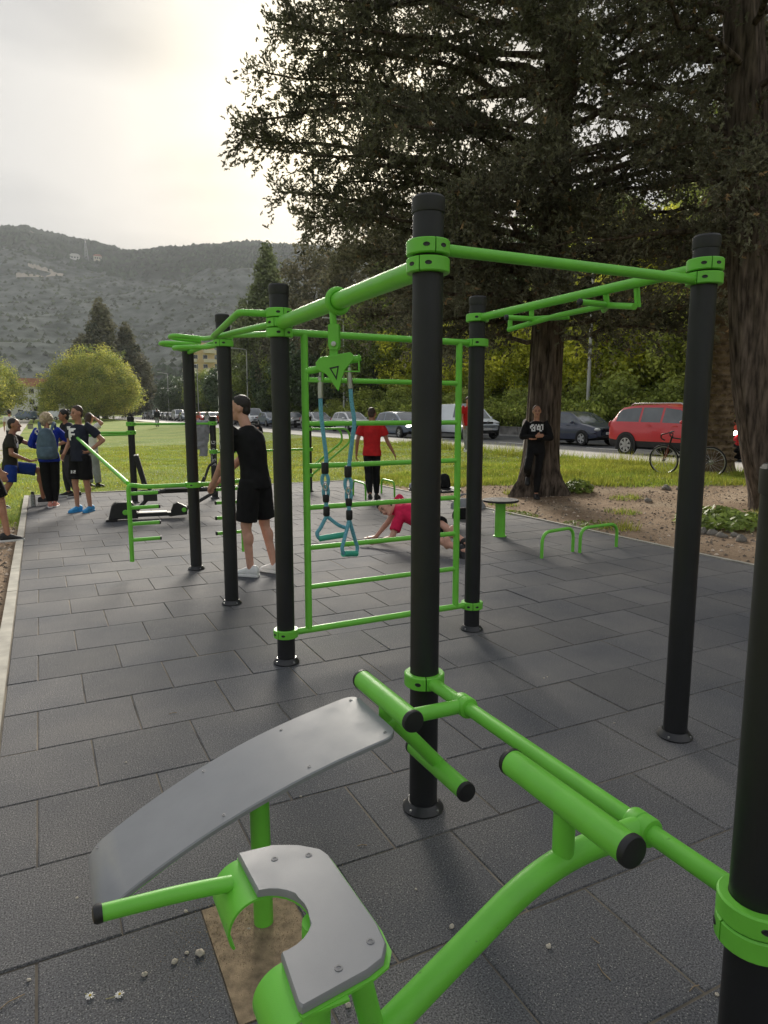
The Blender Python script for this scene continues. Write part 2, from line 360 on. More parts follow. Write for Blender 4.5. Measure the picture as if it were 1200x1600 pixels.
for i, (a0, a1, b0, b1) in enumerate(tiles):
    cu, cv = (a0 + a1) / 2, (b0 + b1) / 2; du, dv = a1 - a0, b1 - b0
    if a0 < leg_uv[0] < a1 and b0 < leg_uv[1] < b1:            # this tile is cut away round the bench leg
        cut = .285; hole = (a0, a0 + cut, b0, b1); a0 += cut; cu = (a0 + a1) / 2; du = a1 - a0
    dz = float(rng.normal(0, .0011)); tx, ty = rng.normal(0, .0022, 2)
    if i < 300:
        key = (round(du, 3), round(dv, 3))
        if key not in TCACHE:
            TCACHE[key] = tile_shape(du, dv).mesh('tile', TILE, 0)
        o = bpy.data.objects.new('tile', TCACHE[key]); COL.objects.link(o); o.parent = mat_base
        o.location = uv(cu, cv, dz); o.rotation_euler = (tx, ty, ANG + rng.normal(0, .0015))
    else:
        c = uv(cu, cv, dz); m3 = np.array([[UX, -UY, 0], [UY, UX, 0], [0, 0, 1]]); t = tile_shape(du, dv)
        for V in t.v: V[:] = V @ m3.T + c
        rest.add(np.concatenate(t.v), t.f)
o = obj('tile_field', rest, TILE, mat_base, 0); tag(o, kind='stuff')
mb = MB(); h = hole; mb.rings([[uv(h[0] + .004, h[2] + .004, -.02), uv(h[1], h[2] + .004, -.02), uv(h[1], h[3] - .004, -.02), uv(h[0] + .004, h[3] - .004, -.02)],
    [uv(h[0] + .002, h[2] + .002, -.0015), uv(h[1] - .002, h[2] + .002, -.0025), uv(h[1] - .002, h[3] - .002, -.0012), uv(h[0] + .002, h[3] - .002, -.002)]])
obj('sand_patch', mb, SAND, mat_base, 0)
# ---- concrete edging: separate kerb stones along each side
CONC = M('concrete_edging', (.36, .34, .29), .85, .22, 6, .6, 120, rnd=.08)
def edging(u0, v0, u1, v1, w, n, name='edging_stone'):
    a, b = uv(u0, v0), uv(u1, v1); d = (b - a) / n; L_ = np.linalg.norm(d); base = MB().box((0, 0, -.03), (L_ - .006, w, .082)).mesh('edging_stone', CONC, 0)
    for i in range(n):
        o = bpy.data.objects.new(name, base); COL.objects.link(o); o.parent = mat_base
        p = a + d * (i + .5); o.location = (p[0], p[1], rng.normal(.004, .002)); o.rotation_euler = (0, 0, math.atan2(d[1], d[0]))
        if i == 0: bevel(o, .006, 2)
edging(PU0 + .04, PV0, PU0 + .04, PV1, .078, 17); edging(PU1 - .025, PV0, PU1 - .025, PV1 - .06, .05, 17); edging(PU0 + .085, PV1 - .027, PU1, PV1 - .027, .052, 7)

# ---- promenade, road, kerb, low wall
ASPH = M('asphalt', (.058, .060, .064), .85, .28, 3, .8, 160, col2=(.085, .086, .09))
PAVE = M('promenade_paving', (.52, .49, .44), .85, .12, .8, .4, 90)
KERB = M('kerb_stone', (.33, .32, .30), .85, .2, 4)
def strip(name, u0, u1, z, v0=-30, v1=420, m=None, dz=.12, seg=45):
    mb = MB(); vs = np.linspace(v0, v1, seg)
    mb.rings([[uv(u0, t, z - dz), uv(u1, t, z - dz), uv(u1, t, z), uv(u0, t, z)] for t in vs]); o = obj(name, mb, m, None, 0); return tag(o, kind='structure')
strip('promenade', 13.9, 16.55, .272, m=PAVE); strip('kerb', 16.556, 16.80, .276, m=KERB, dz=.2); strip('road', 16.806, 25.40, .17, m=ASPH)
strip('far_kerb', 25.406, 25.60, .27, m=KERB, dz=.2)
mb = MB(); PLINE = M('road_paint', (.62, .62, .6), .7, .2, 5)
for k in range(-2, 60): mb.box(uv(19.9, k * 6 - 4, .176), (.12, 2.6, .004), ANG)
mk = obj('lane_marking', mb, PLINE, None, 0); tag(mk, kind='structure')
WALLM = M('rough_stone_wall', (.20, .19, .175), .9, .45, 2.2, 1, 30)
mb = MB()
for t in np.arange(-6, 130, .62):
    w = .62 - .02; hgt = .46 + rng.normal(0, .02); mb.box(uv(25.78 + rng.normal(0, .012), t, .21 + hgt / 2), (.30, w, hgt), ANG)
for t in np.arange(-6, 130, 1.24): mb.box(uv(25.78, t, .21 + .5), (.36, 1.23, .05), ANG)
wl = thing('stone_wall', 'low grey stone wall along the far side of the road', 'wall', tuple(uv(25.78, 20, .2)))
obj('wall_stones', mb, WALLM, wl, 0)['kind'] = 'stuff'
# path in the lawn on the left
def ribbon(name, pts, w, m, dz=.006, kind='structure', zf=None):
    mb = MB(); P = [np.array(p, float) for p in pts]; Vv = []; n = len(P)
    for i, p in enumerate(P):
        d = unit(P[min(i + 1, n - 1)] - P[max(i - 1, 0)]); s = np.array([d[1], -d[0]]); ww = w[i] if hasattr(w, '__len__') else w
        for k in (-1, 1):
            e = p + s * k * ww / 2; Vv.append((e[0], e[1], (zf or gz)(e[0], e[1]) + dz))
    mb.add(Vv, [[2 * i, 2 * i + 1, 2 * i + 3, 2 * i + 2] for i in range(n - 1)]); o = obj(name, mb, m, None, 0); return tag(o, kind=kind)
PATHM = M('pale_path', (.33, .30, .25), .9, .15, 2, .4, 80)
ribbon('path', [(-9.5 - t * .505, 14 + t) for t in np.linspace(0, 130, 60)], 2.2, PATHM, .035)
ribbon('car_park', [(-190 + t, 150 + t * .1) for t in np.linspace(0, 150, 12)], 16, ASPH, .05)

# ---- hills
def hill_ridge(px):
    return np.interp(px, [-1600, -700, -300, 0, 60, 120, 215, 300, 400, 470, 540, 700, 1000, 1400, 2400, 4000], [470, 430, 372, 351, 352, 372, 404, 402, 400, 400, 404, 412, 420, 435, 470, 520])
AZ = np.linspace(R(-78), R(74), 300); RR = np.concatenate([np.linspace(330, 1500, 120), np.linspace(1540, 2500, 22)])
def fbm(x, y, s):
    return sum((.5 ** k) * np.sin(x * s * 2 ** k * 1.0 + 1.7 * k + .8 * np.sin(y * s * 2 ** k * .9 + k)) * np.sin(y * s * 2 ** k + 2.1 * k + .9 * np.sin(x * s * 2 ** k * 1.1)) for k in range(5))
def hill_z(az, r):
    px = 600 + 1067 * np.tan(np.clip(az, -1.3, 1.3)); el = (644 - hill_ridge(px)) / 1067 * np.cos(np.clip(az, -.9, .9)) * .955
    top = el * 1500 + 1.6; x, y = r * np.sin(az), r * np.cos(az)
    t = np.clip((r - 360 - 60 * np.sin(az * 9)) / 1140, 0, 1); f = (.35 * t + .65 * t * t * (3 - 2 * t))
    back = np.clip((r - 1500) / 1500, 0, 1); w = np.sin(np.pi * np.clip(t, 0, 1)) ** .8
    return top * f * (1 - back ** 1.2 * .9) + w * 9 * fbm(x, y, .012) + 2.2 * fbm(x, y, .05) * np.clip(t * 8, 0, 1) - 1.5
A_, R_ = np.meshgrid(AZ, RR); HZ = hill_z(A_, R_); na, nr = len(AZ), len(RR)
me = bpy.data.meshes.new('hill'); idx = np.arange(na * nr).reshape(nr, na)
F = np.stack([idx[:-1, :-1], idx[:-1, 1:], idx[1:, 1:], idx[1:, :-1]], -1).reshape(-1, 4)
me.from_pydata(np.stack([R_ * np.sin(A_), R_ * np.cos(A_), HZ], -1).reshape(-1, 3).tolist(), [], F.tolist())
wood = sstep(.50, .60, HZ / np.maximum(1, (644 - hill_ridge(600 + 1067 * np.tan(A_))) / 1067 * 1500) + .05 * fbm(R_ * np.sin(A_), R_ * np.cos(A_), .01))
wood = np.maximum(wood, 1 - sstep(380, 560, R_ + 60 * fbm(A_ * 40, R_ * .02, 1)))
a = me.attributes.new('wood', 'FLOAT', 'POINT'); a.data.foreach_set('value', wood.ravel().astype(np.float32))
me.polygons.foreach_set('use_smooth', [True] * len(me.polygons))
HM = M('hill_scrub', (.085, .102, .075), 1, .4, .055, 0, spec=0, col2=(.19, .205, .18), detail=8); t = HM.node_tree
b = t.nodes['Principled BSDF']; src = b.inputs['Base Color'].links[0].from_socket
at = t.nodes.new('ShaderNodeAttribute'); at.attribute_name = 'wood'; wm = t.nodes.new('ShaderNodeMix'); wm.data_type = 'RGBA'; wm.inputs[7].default_value = (.035, .045, .028, 1)
t.links.new(at.outputs['Fac'], wm.inputs[0]); t.links.new(src, wm.inputs[6]); t.links.new(wm.outputs[2], b.inputs['Base Color'])
me.materials.append(HM); hill = bpy.data.objects.new('hill', me); COL.objects.link(hill); tag(hill, kind='structure')
# scrub and trees growing on the hill
def leaf_mesh(name, V, Fn, mat, tint=None, nv=3, kind=None, parent=None):
    """V: (n*nv,3) corner array, one face per nv corners; tint: (n,3) leaf colour factor"""
    me = bpy.data.meshes.new(name); n = len(V) // nv
    me.vertices.add(len(V)); me.vertices.foreach_set('co', V.astype(np.float32).ravel())
    me.loops.add(n * nv); me.loops.foreach_set('vertex_index', np.arange(n * nv, dtype=np.int32))
    me.polygons.add(n); me.polygons.foreach_set('loop_start', np.arange(0, n * nv, nv, dtype=np.int32)); me.polygons.foreach_set('loop_total', np.full(n, nv, dtype=np.int32))
    if tint is not None:
        c = np.ones((n, nv, 4), np.float32); c[:, :, :3] = tint[:, None, :]
        at = me.color_attributes.new('tint', 'FLOAT_COLOR', 'CORNER'); at.data.foreach_set('color', c.ravel())
    me.materials.append(mat); me.update(calc_edges=True); me.validate()
    o = bpy.data.objects.new(name, me); COL.objects.link(o); o.parent = parent
    if kind: o['kind'] = kind
    return o
SCRUB = M('scrub_leaf', (.045, .06, .03), 1, .3, .02, spec=0, attr='tint')
n = 15000; az = rng.uniform(R(-38), R(4), n); r = np.sqrt(rng.uniform(420 ** 2, 1500 ** 2, n))
z = hill_z(az, r); ht = z / np.maximum(1, (644 - hill_ridge(600 + 1067 * np.tan(az))) / 1067 * 1500)
up = (ht > .52) | (r < 520); keep = (rng.random(n) < np.where(up, 1, .62)); az, r, z, up = az[keep], r[keep], z[keep], up[keep]; n = len(az)
s = np.where(up, rng.uniform(2.6, 5.5, n), rng.uniform(1.2, 3.0, n)); C = np.stack([r * np.sin(az), r * np.cos(az), z], 1)
octv = np.array([[1, 0, 0], [0, 1, 0], [-1, 0, 0], [0, -1, 0], [0, 0, 1.1]]); P = C[:, None] + octv[None] * s[:, None, None] * rng.uniform(.75, 1.2, (n, 5, 1))
T = np.concatenate([P[:, [a_, b_, 4]] for a_, b_ in ((0, 1), (1, 2), (2, 3), (3, 0))], 1).reshape(-1, 3)
tt = np.repeat(rng.uniform(.65, 1.5, (n, 1)) * np.where(up[:, None], [[.9, 1, .95]], [[1.5, 1.4, 1.35]]), 4, 0)
leaf_mesh('hillside_scrub', T, None, SCRUB, tt, kind='stuff')
TRACKM = M('pale_track', (.42, .37, .30), 1, .15, .05, spec=0)
def hill_pt(px, py):
    a = math.atan((px - 600) / 1067); el = (644 - py) / 1067 * math.cos(a)
    rr = np.linspace(400, 1500, 800); zz = hill_z(np.full(800, a), rr); i = int(np.argmax(zz - 1.6 >= el * rr)); return np.array([rr[i] * math.sin(a), rr[i] * math.cos(a), zz[i]])
def track(pts, w):
    mb = MB(); P = [hill_pt(*p) for p in pts]; Q = []
    for i in range(len(P) - 1):
        for t in np.linspace(0, 1, 8, endpoint=False): Q.append(P[i] * (1 - t) + P[i + 1] * t)
    V = []
    for i, p in enumerate(Q):
        ww = w * (.7 + .5 * math.sin(i * .7) ** 2)
        V += [(p[0] - 0, p[1] - 0, p[2] + 1.0), (p[0] * (1 + ww / 1000), p[1] * (1 + ww / 1000), hill_z(math.atan2(p[0], p[1]), np.hypot(p[0], p[1]) * (1 + ww / 1000)) + 2.2)]
    mb.add(V, [[2 * i, 2 * i + 1, 2 * i + 3, 2 * i + 2] for i in range(len(Q) - 1)]); tag(obj('hill_track', mb, TRACKM, None, 0), kind='structure')
track([(47, 445), (62, 444), (86, 444), (100, 443), (121, 442)], 8); track([(66, 429), (72, 431), (82, 434), (100, 438), (112, 441)], 7); track([(66, 380), (74, 379), (80, 382)], 14)
CREAM = M('cream_render', (.62, .56, .45), .85, .1, .3); WREND = M('white_render', (.68, .66, .62), .85, .08, .3); TERRA = M('terracotta_roof', (.42, .19, .12), .85, .2, 1)
GLASSD = M('dark_window', (.03, .035, .04), .12, .2, 1, spec=.6); YREND = M('yellow_render', (.62, .47, .26), .85, .08, .3); LATT = M('galvanised_lattice', (.30, .31, .32), .6, .1, 1)
def hill_house(px, py, w, d, h, lab, wm, rm):
    p = hill_pt(px, py); a = math.atan2(p[0], p[1]); t = thing('hill_house', lab, 'house', tuple(p - [0, 0, 2]), -a)
    obj('wall', MB().box((0, 0, h / 2), (w, d, h)), wm, t, 0, False); mb = MB().prism([(-w / 2 - .6, 0), (w / 2 + .6, 0), (w * .3, h * .35), (-w * .3, h * .35)], d + 1.2, (0, -d / 2 - .6, h + .003), (1, 0, 0), (0, 0, 1), (0, 1, 0))
    obj('roof', mb, rm, t, 0, False)
    for k in (-1, 0, 1): obj('window', MB().box((k * w * .28, -d / 2 - .02, h * .62), (w * .16, .1, h * .3)), GLASSD, t, 0, False)
hill_house(137, 418, 13, 9, 7, 'small white house high on the hill left of the mast', WREND, WREND); hill_house(171, 419, 11, 9, 7, 'small cream house with reddish roof right of the mast', CREAM, TERRA)
p = hill_pt(154, 418); t = thing('radio_mast', 'thin lattice radio mast on the hill between two small houses', 'mast', tuple(p - [0, 0, 1])); mb = MB(); Hm = 31
for k in range(3):
    a = k * 2.094; mb.cap((3.2 * math.cos(a), 3.2 * math.sin(a), 0), (.5 * math.cos(a), .5 * math.sin(a), Hm), .34, .24, 6)
obj('leg_frame', mb, LATT, t, 0, False); mb = MB()
for i in range(7):
    z0, z1 = i * 4.2, i * 4.2 + 4.2; f = lambda z, a: (np.array([math.cos(a), math.sin(a), 0]) * (3.2 + (.5 - 3.2) * z / Hm) + [0, 0, z])
    for k in range(3): mb.cap(f(z0, k * 2.094), f(z1, k * 2.094 + 2.094), .16, .16, 5)
obj('lattice_brace', mb, LATT, t, 0, False)
[obj('dish', MB().lathe([(0, -.4), (1, -.3), (1, .3), (0, .4)], (.6 * s, -.9, Hm - 3 - 2 * s), 10, 0, (0, -1, 0)), WREND, t, 30, False) for s in (-1, 1)]

# ---- far buildings
def building(lab, x, y, w, d, storeys, rz, wm, rm, bal=False, flat=False, sh=3.0):
    t = thing('apartment_building' if bal else 'house', lab, 'building', (x, y, -.1), rz); H = storeys * sh
    obj('wall', MB().box((0, 0, H / 2), (w, d, H)), wm, t, 0, False)
    if flat: obj('roof', MB().box((0, 0, H + .2), (w + .5, d + .5, .38)), wm, t, 0, False)
    else: obj('roof', MB().prism([(-w / 2 - .7, 0), (w / 2 + .7, 0), (w * .36, 2.3), (-w * .36, 2.3)], d + 1.4, (0, -d / 2 - .7, H + .003), (1, 0, 0), (0, 0, 1), (0, 1, 0)), rm, t, 0, False)
    nb = int(w // 3.1); fr = MB().box((0, 0, 0), (1.5, .12, 1.6)).mesh('window', WREND, 0); gl = MB().box((0, -.04, 0), (1.3, .1, 1.4)).mesh('pane', GLASSD, 0)
    for s in range(storeys):
        for k in range(nb):
            o = bpy.data.objects.new('window', fr); COL.objects.link(o); o.parent = t; o.location = ((k + .5 - nb / 2) * 3.1, -d / 2 - .03, s * sh + 1.7)
            g = bpy.data.objects.new('pane', gl); COL.objects.link(g); g.parent = o
        if bal:
            for sx in (-1, 1): obj('balcony', MB().box((sx * (w / 2 - 1.6), -d / 2 - .75, s * sh + .55), (3.6, 1.4, 1.1)).box((sx * (w / 2 + .7), -d / 2 + 2.5, s * sh + .55), (1.4, 4.6, 1.1)), CREAM, t, 0, False)
    return t
building('tall yellow apartment block with balconies rising behind the roadside trees', -62, 236, 9, 12, 8, R(14), YREND, TERRA, True, True, 3.0)
bw = building('white house with red tiled roof beyond the lawn', -100.5, 205, 17, 12, 3, R(24), WREND, TERRA)
t = thing('kiosk', 'white kiosk with dark shop front at the end of the path', 'kiosk', (-83, 168, 0), R(24))
obj('wall', MB().box((0, 0, 1.7), (4.6, 3, 3.4)), WREND, t, 0, False); obj('shop_window', MB().box((-.3, -1.53, 2.45), (3.2, .1, 1.0)).box((-.3, -1.53, .95), (3.2, .1, 1.0)), GLASSD, t, 0, False)
obj('canopy', MB().box((0, -2.0, 3.2), (5, 1.0, .2)), WREND, t, 0, False)

# ---- street lamps behind the far kerb
LAMPM = M('pale_lamp_column', (.46, .46, .44), .6, .12, 1.2)
def lamp(y):
    x = (26.3 - y * UY) / UX
    return np.array([x, y, gz(x, y)])
mbp = MB().tube([(0, 0, 0), (0, 0, 1.3), (0, 0, 1.32), (0, 0, 9.6)], [.125, .125, .10, .065], 12)
lp = thing('street_lamp', 'street lamp with a pale grey column rising right behind the dark hatchback', 'street lamp', tuple(lamp(37)), ANG, 'lamps along the far side of the road')
obj('column', mbp, LAMPM, lp, 35, False); obj('arm', MB().tube(bend([(0, 0, 9.6), (0, 0, 9.95), (-1.5, 0, 10.1)], .3), .045, 8), LAMPM, lp, 35, False)
obj('lantern', MB().box((-1.75, 0, 10.08), (.7, .24, .12)), LAMPM, lp, 0, False)
for y, lb in ((66.5, 'street lamp seen through the green ladder, left of the man in the red shirt'), (97, 'street lamp rising just behind the head of the man in black'), (127, 'street lamp standing left of the post marked with white lettering'), (156, 'street lamp fourth nearest along the road, before the far trees')):
    dup(lp, tuple(lamp(y)), ANG, lb)

n = 2600; gu = rng.normal(.50, .115, n); gv = rng.normal(1.93, .10, n); gs = rng.uniform(.0008, .0024, n); gC = np.stack([gu * UX - gv * UY, gu * UY + gv * UX, np.where((gu > hole[0]) & (gu < hole[1]) & (gv > hole[2]) & (gv < hole[3]), -.002, .0)], 1)
gq = np.array([[1, 0, 0], [-.5, .87, 0], [-.5, -.87, 0], [0, 0, 1.2]]); gP = gC[:, None] + gq[None] * gs[:, None, None]; gT = np.concatenate([gP[:, [a_, b_, 3]] for a_, b_ in ((0, 1), (1, 2), (2, 0))], 1).reshape(-1, 3)
leaf_mesh('spilled_sand', gT, None, M('sand_grain', (.36, .27, .17), .95, .3, 90, attr='tint'), rng.uniform(.6, 1.4, (3 * n, 1)) * np.ones(3), kind='stuff', parent=None)
# ================================================================== TRAINING EQUIPMENT
RP = .0565
SCREW = M('dull_screw', (.20, .20, .205), .55, .3, 400)
def post(parent, xy, h, flange=True, name='post'):
    x, y = xy[:2]; o = obj(name, MB().tube([(x, y, .004), (x, y, h * .5), (x, y, h - .055)], RP, 36), BLACK, parent)
    c = obj('cap', MB().lathe([(RP + .003, h - .058), (RP + .004, h - .054), (RP + .004, h - .008), (RP - .002, h), (0, h)], (x, y, 0), 36), CAPBLK, o)
    if flange:
        obj('base_flange', MB().lathe([(.082, .002), (.084, .008), (.081, .013), (.068, .028), (.062, .036), (.058, .036)], (x, y, 0), 36), FLANGE, o)
        mb = MB()
        for k in range(4):
            a = .8 + k * math.pi / 2; mb.lathe([(.006, 0), (.006, .008), (.004, .010), (0, .010)], (x + .0755 * math.cos(a), y + .0755 * math.sin(a), .014), 6)
        obj('bolt', mb, STEEL, o)
    return o
def collar(parent, xy, z, h=.052, split=None, name='collar'):
    """two half shells clamped round a post, a gap between them and dark discs painting the shade of the bolt holes"""
    x, y = xy[:2]; toc = math.atan2(-y, -x); sp = toc + (.35 if split is None else split); mb = MB(); n = 16; r0, r1 = RP + .001, RP + .023
    for k in range(2):
        a = sp + k * math.pi + np.linspace(.028, math.pi - .028, n); rs = []
        for t in a:
            d = np.array([math.cos(t), math.sin(t)]); pr = [(r0, -h / 2), (r1 - .004, -h / 2), (r1, -h / 2 + .004), (r1, h / 2 - .004), (r1 - .004, h / 2), (r0, h / 2)]
            rs.append([(x + d[0] * r, y + d[1] * r, z + q) for r, q in pr])
        mb.rings(rs)
    o = obj(name, mb, GREEN, parent, 40); mb = MB()
    for da in (-.42, .42, math.pi - .42):
        a = sp + da; d = np.array([math.cos(a), math.sin(a), 0]); s = np.array([-d[1], d[0], 0]); c = np.array([x, y, z])
        rs = []
        for rr, q in ((.0, .0), (.7, .0), (1, .0012), (1.25, -.002)):
            rs.append([c + (r1 + q + .0006 - (.011 * math.cos(t) * rr) ** 2 / (2 * r1)) * d + .011 * rr * math.cos(t) * s + .0065 * rr * math.sin(t) * ZA for t in np.arange(14) * 2 * np.pi / 14])
        obj('bolt_hole_shade', MB().rings(rs), CAPBLK, o)  # raised dark oval, the shade of a bolt hole given by colour
    return o
def bar(parent, name, pts, r, mat=GREEN, n=18, cap=True):
    return obj(name, MB().tube(pts, r, n, 0, cap), mat, parent, 40)
def endcap(parent, p, d, r):
    p = np.asarray(p, float); d = unit(d)
    return obj('end_cap', MB().lathe([(r + .0012, -.012), (r + .0016, -.002), (r - .001, .004), (r * .5, .006), (0, .0065)], p, 28, 0, d), CAPBLK, parent)
def wrap_text(parent, txt, xy, z0, z1, facing, size, r=RP + .0009):
    """flat print running up a round post: text x -> up, text y -> round the post"""
    V, F = curve_mesh(txt, 1.0); V[:, 0] -= V[:, 0].min(); sx = (z1 - z0) / V[:, 0].max(); hh = (V[:, 1].max() - V[:, 1].min()); V[:, 1] -= (V[:, 1].max() + V[:, 1].min()) / 2
    th = facing - V[:, 1] * size / hh / r
    P = np.stack([xy[0] + r * np.cos(th), xy[1] + r * np.sin(th), z0 + V[:, 0] * sx], 1)
    mb = MB(); mb.add(P, F); return obj('lettering', mb, WHITE, parent, 0)
PA, PB, PC, PD, PE, PF, PG = [np.array(p + (0,)) for p in ((.16, 2.59), (1.452, 3.215), (-.63, 4.23), (.652, 4.91), (-1.285, 5.60), (-1.935, 6.89), (.797, 1.322))]
rig = thing('exercise_rig', 'tall black and bright green bar frame with six posts filling the middle', 'exercise frame', tuple(PA))
hts = (2.365, 2.385, 2.355, 2.395, 2.37, 2.36)
posts = [post(rig, p, h) for p, h in zip((PA, PB, PC, PD, PE, PF), hts)]
for p, po, zs in ((PA, posts[0], (2.187, 2.125, .556)), (PB, posts[1], (2.256, 2.196)), (PC, posts[2], (2.188, 2.130, 2.072, .20)), (PD, posts[3], (2.250, 2.080, .19)), (PE, posts[4], (2.20, 2.145)), (PF, posts[5], (2.22, .875))):
    for i, z in enumerate(zs): collar(po, p, z, split=.35 - .75 * (i % 2) - (.25 if z < 1 else 0))
sp = post(rig, PG, 1.50); sp['label'] = 'short black post nearest the camera at right'
collar(sp, PG, .556, .050, .72 ); collar(sp, PG, .503, .052, 2.2)
def AB(a, b, z, gap=.066):
    a, b = np.array(a), np.array(b); d = unit(b - a); return [a + d * gap + [0, 0, z], b - d * gap + [0, 0, z]]
bar(rig, 'pull_up_bar', AB(PA, PB, 2.190), .0215)
bar(rig, 'crossbeam', AB(PA, PC, 2.127), .0405, n=24)
mgb = bar(rig, 'pull_up_bar', AB(PD, PB, 2.250), .0255)
top = bar(rig, 'ladder_bar', AB(PC, PD, 2.080), .0215)
# multi-grip handles hung under the far bar
gm = MB(); U0 = 2.77
for v, z in ((3.726, 2.135), (3.507, 2.177), (2.868, 2.174), (2.65, 2.133)): gm.tube([uv(U0 - (3.1 - v) * .02, v, 2.24), uv(U0 + .01, v, z)], .0155, 12)
gm.tube([uv(2.778, 3.735, 2.134), uv(2.80, 3.30, 2.17), uv(2.80, 2.90, 2.176)], .0165, 12)
gm.tube([uv(2.745, 2.64, 2.133), uv(2.79, 2.868, 2.172)], .0165, 12)
obj('grip_frame', gm, GREEN, mgb)
for pts in ([(2.60, 3.53), (2.79, 3.507), (2.925, 3.33)], [(2.585, 2.87), (2.79, 2.868), (2.915, 3.03)]):
    g = bar(mgb, 'grip', bend([uv(*p, 2.176) for p in pts], .05), .0165, n=12); endcap(g, uv(*pts[0], 2.176), uv(*pts[0]) - uv(*pts[1]), .0168)
# wall-bar ladder between the two middle posts
dCD = unit(PD - PC); L0 = PC + dCD * .158; L1 = PC + dCD * (np.linalg.norm(PD - PC) - .148)
bot = bar(rig, 'ladder_bar', AB(PC, PD, .195), .0215)
for p in (L0, L1): bar(rig, 'ladder_upright', [p + [0, 0, .20], p + [0, 0, 2.075]], .0225)
for z in (1.800, 1.53, 1.264, .999, .739, .480): bar(rig, 'rung', [L0 + [0, 0, z], L1 + [0, 0, z]], .0165, n=14)
# looped snake bars from the left posts
_a = AB(PC, PE, 2.075); _a[1][2] = 2.20; bar(rig, 'straight_bar', _a, .019); bar(rig, 'straight_bar', AB(PE, PF, 2.18), .019)
bar(rig, 'snake_bar', bend([uv(1.30, 4.09, 2.186), uv(1.10, 4.11, 2.186), uv(1.10, 4.2, 2.18), uv(1.185, 5.18, 2.155), uv(1.235, 5.19, 2.155), uv(1.25, 4.85, 2.15), uv(1.31, 4.20, 2.135), uv(1.33, 4.1, 2.13)], .1), .0205, n=16)
bar(rig, 'snake_bar', bend([uv(1.35, 5.56, 2.20), uv(1.30, 5.7, 2.20), uv(1.31, 6.12, 2.23), uv(1.06, 6.14, 2.25), uv(1.06, 6.36, 2.25), uv(1.34, 6.36, 2.235), uv(1.36, 6.62, 2.23), uv(1.06, 6.66, 2.235), uv(1.06, 6.90, 2.24), uv(1.355, 6.95, 2.225)], .11), .0195, n=16)
bar(rig, 'snake_bar', bend([uv(1.37, 5.62, 2.15), uv(1.33, 6.0, 2.15), uv(1.10, 6.25, 2.16), uv(1.12, 6.5, 2.17), uv(1.34, 6.97, 2.215)], .12), .0195, n=16)
wrap_text(posts[4], 'BESTRONG', PE, 1.30, 1.93, math.pi * 1.015, .075)
# step rack held by the far left post
dl = UA; FL = PF - dl * .62; FR = PF + dl * .50
bar(rig, 'rack_bar', bend([FL + [0, 0, .14], FL + [0, 0, .905], FL + dl * .16 + [0, 0, .875], PF - dl * .066 + [0, 0, .875]], .05), .0215)
bar(rig, 'rack_bar', bend([PF + dl * .066 + [0, 0, .875], FR - dl * .14 + [0, 0, .875], FR + [0, 0, .90], FR + [0, 0, .14]], .05), .0215)
for z in (.815, .675, .515, .355):
    for a, s in ((FL, 1), (FR, -1)):
        g = bar(rig, 'step_bar', [a + [0, 0, z], a + dl * s * .285 + [0, 0, z]], .0185, n=14); endcap(g, a + dl * s * .285 + [0, 0, z], dl * s, .0187)
# sit-up beam: part of the rig, from post to short post
beam = bar(rig, 'low_beam', AB(PA, PG, .556), .0245, n=22)
# ---- suspension trainer hanging from the crossbeam
cb = unit(PC - PA); T0 = PA + cb * ((3.116 - 2.24)) + [0, 0, 2.127]
trx = thing('suspension_trainer', 'green swivel bracket with two blue rope slings hanging from the thick beam', 'suspension trainer', tuple(T0))
xw = np.array([1., -.12, 0]); xw /= np.linalg.norm(xw); yw = np.array([.12, 1, 0]); yw /= np.linalg.norm(yw)
def TP(x, z, d=0.): return np.array([T0[0], T0[1], 0]) + xw * (x - T0[0]) + yw * d + ZA * z
obj('ring_clamp', MB().tube([T0 + .053 * (math.cos(a) * unit(np.cross(cb, ZA)) + math.sin(a) * ZA) for a in np.arange(24) * 2 * np.pi / 24], .0145, 10, 0, True, True), GREEN, trx)
obj('hanger', MB().cap(TP(-.247, 2.075), TP(-.242, 2.00), .0165, .0165, 12), GREEN, trx)
mb = MB()
for s in (-1, 1): mb.prism([(-.026, .1), (.026, .1), (.026, 0), (.018, -.016), (-.018, -.016), (-.026, 0)], .007, TP(-.24, 1.915, s * .019 - .0035), xw, ZA, yw)
mb.box(TP(-.24, 2.014), (.05, .04, .008)); shk = obj('shackle', mb, GREEN, trx)
obj('bolt', MB().lathe([(.0, -.034), (.012, -.033), (.012, .033), (0, .034)], TP(-.238, 1.925), 12, 0, yw), STEEL, shk)
obj('hanger', MB().prism([(-.017, .07), (.017, .07), (.02, -.03), (-.02, -.03)], .026, TP(-.243, 1.875, -.013), xw, ZA, yw), GREEN, trx)
tl = .15; cr_, sr_ = math.cos(tl), math.sin(tl); bx, bz = xw * cr_ + ZA * sr_, ZA * cr_ - xw * sr_
yo = TP(-.243, 1.838)
def BP(a, b, d=0): return yo + bx * a + bz * b + yw * d
yoke = bevel(obj('yoke_plate', MB().prism([(-.085, .012), (-.06, .035), (.09, .035), (.104, .02), (.104, 0), (.05, -.045), (.004, -.14), (-.042, -.05), (-.085, -.02)], .012, BP(0, 0, -.024), bx, bz, yw), GREEN, trx), .003)
mb = MB(); mb.prism([(-.022, -.022), (.026, -.020), (.004, -.085)], .002, BP(0, 0, -.0265), bx, bz, yw); mb.prism([(-.012, -.03), (.018, -.028), (.004, -.068)], .002, BP(0, 0, -.0275), bx, bz, yw, 1)
obj('cutout_shade', mb, [CAPBLK, GREEN], yoke)  # dark triangle laid on the uncut plate paints the opening's shade
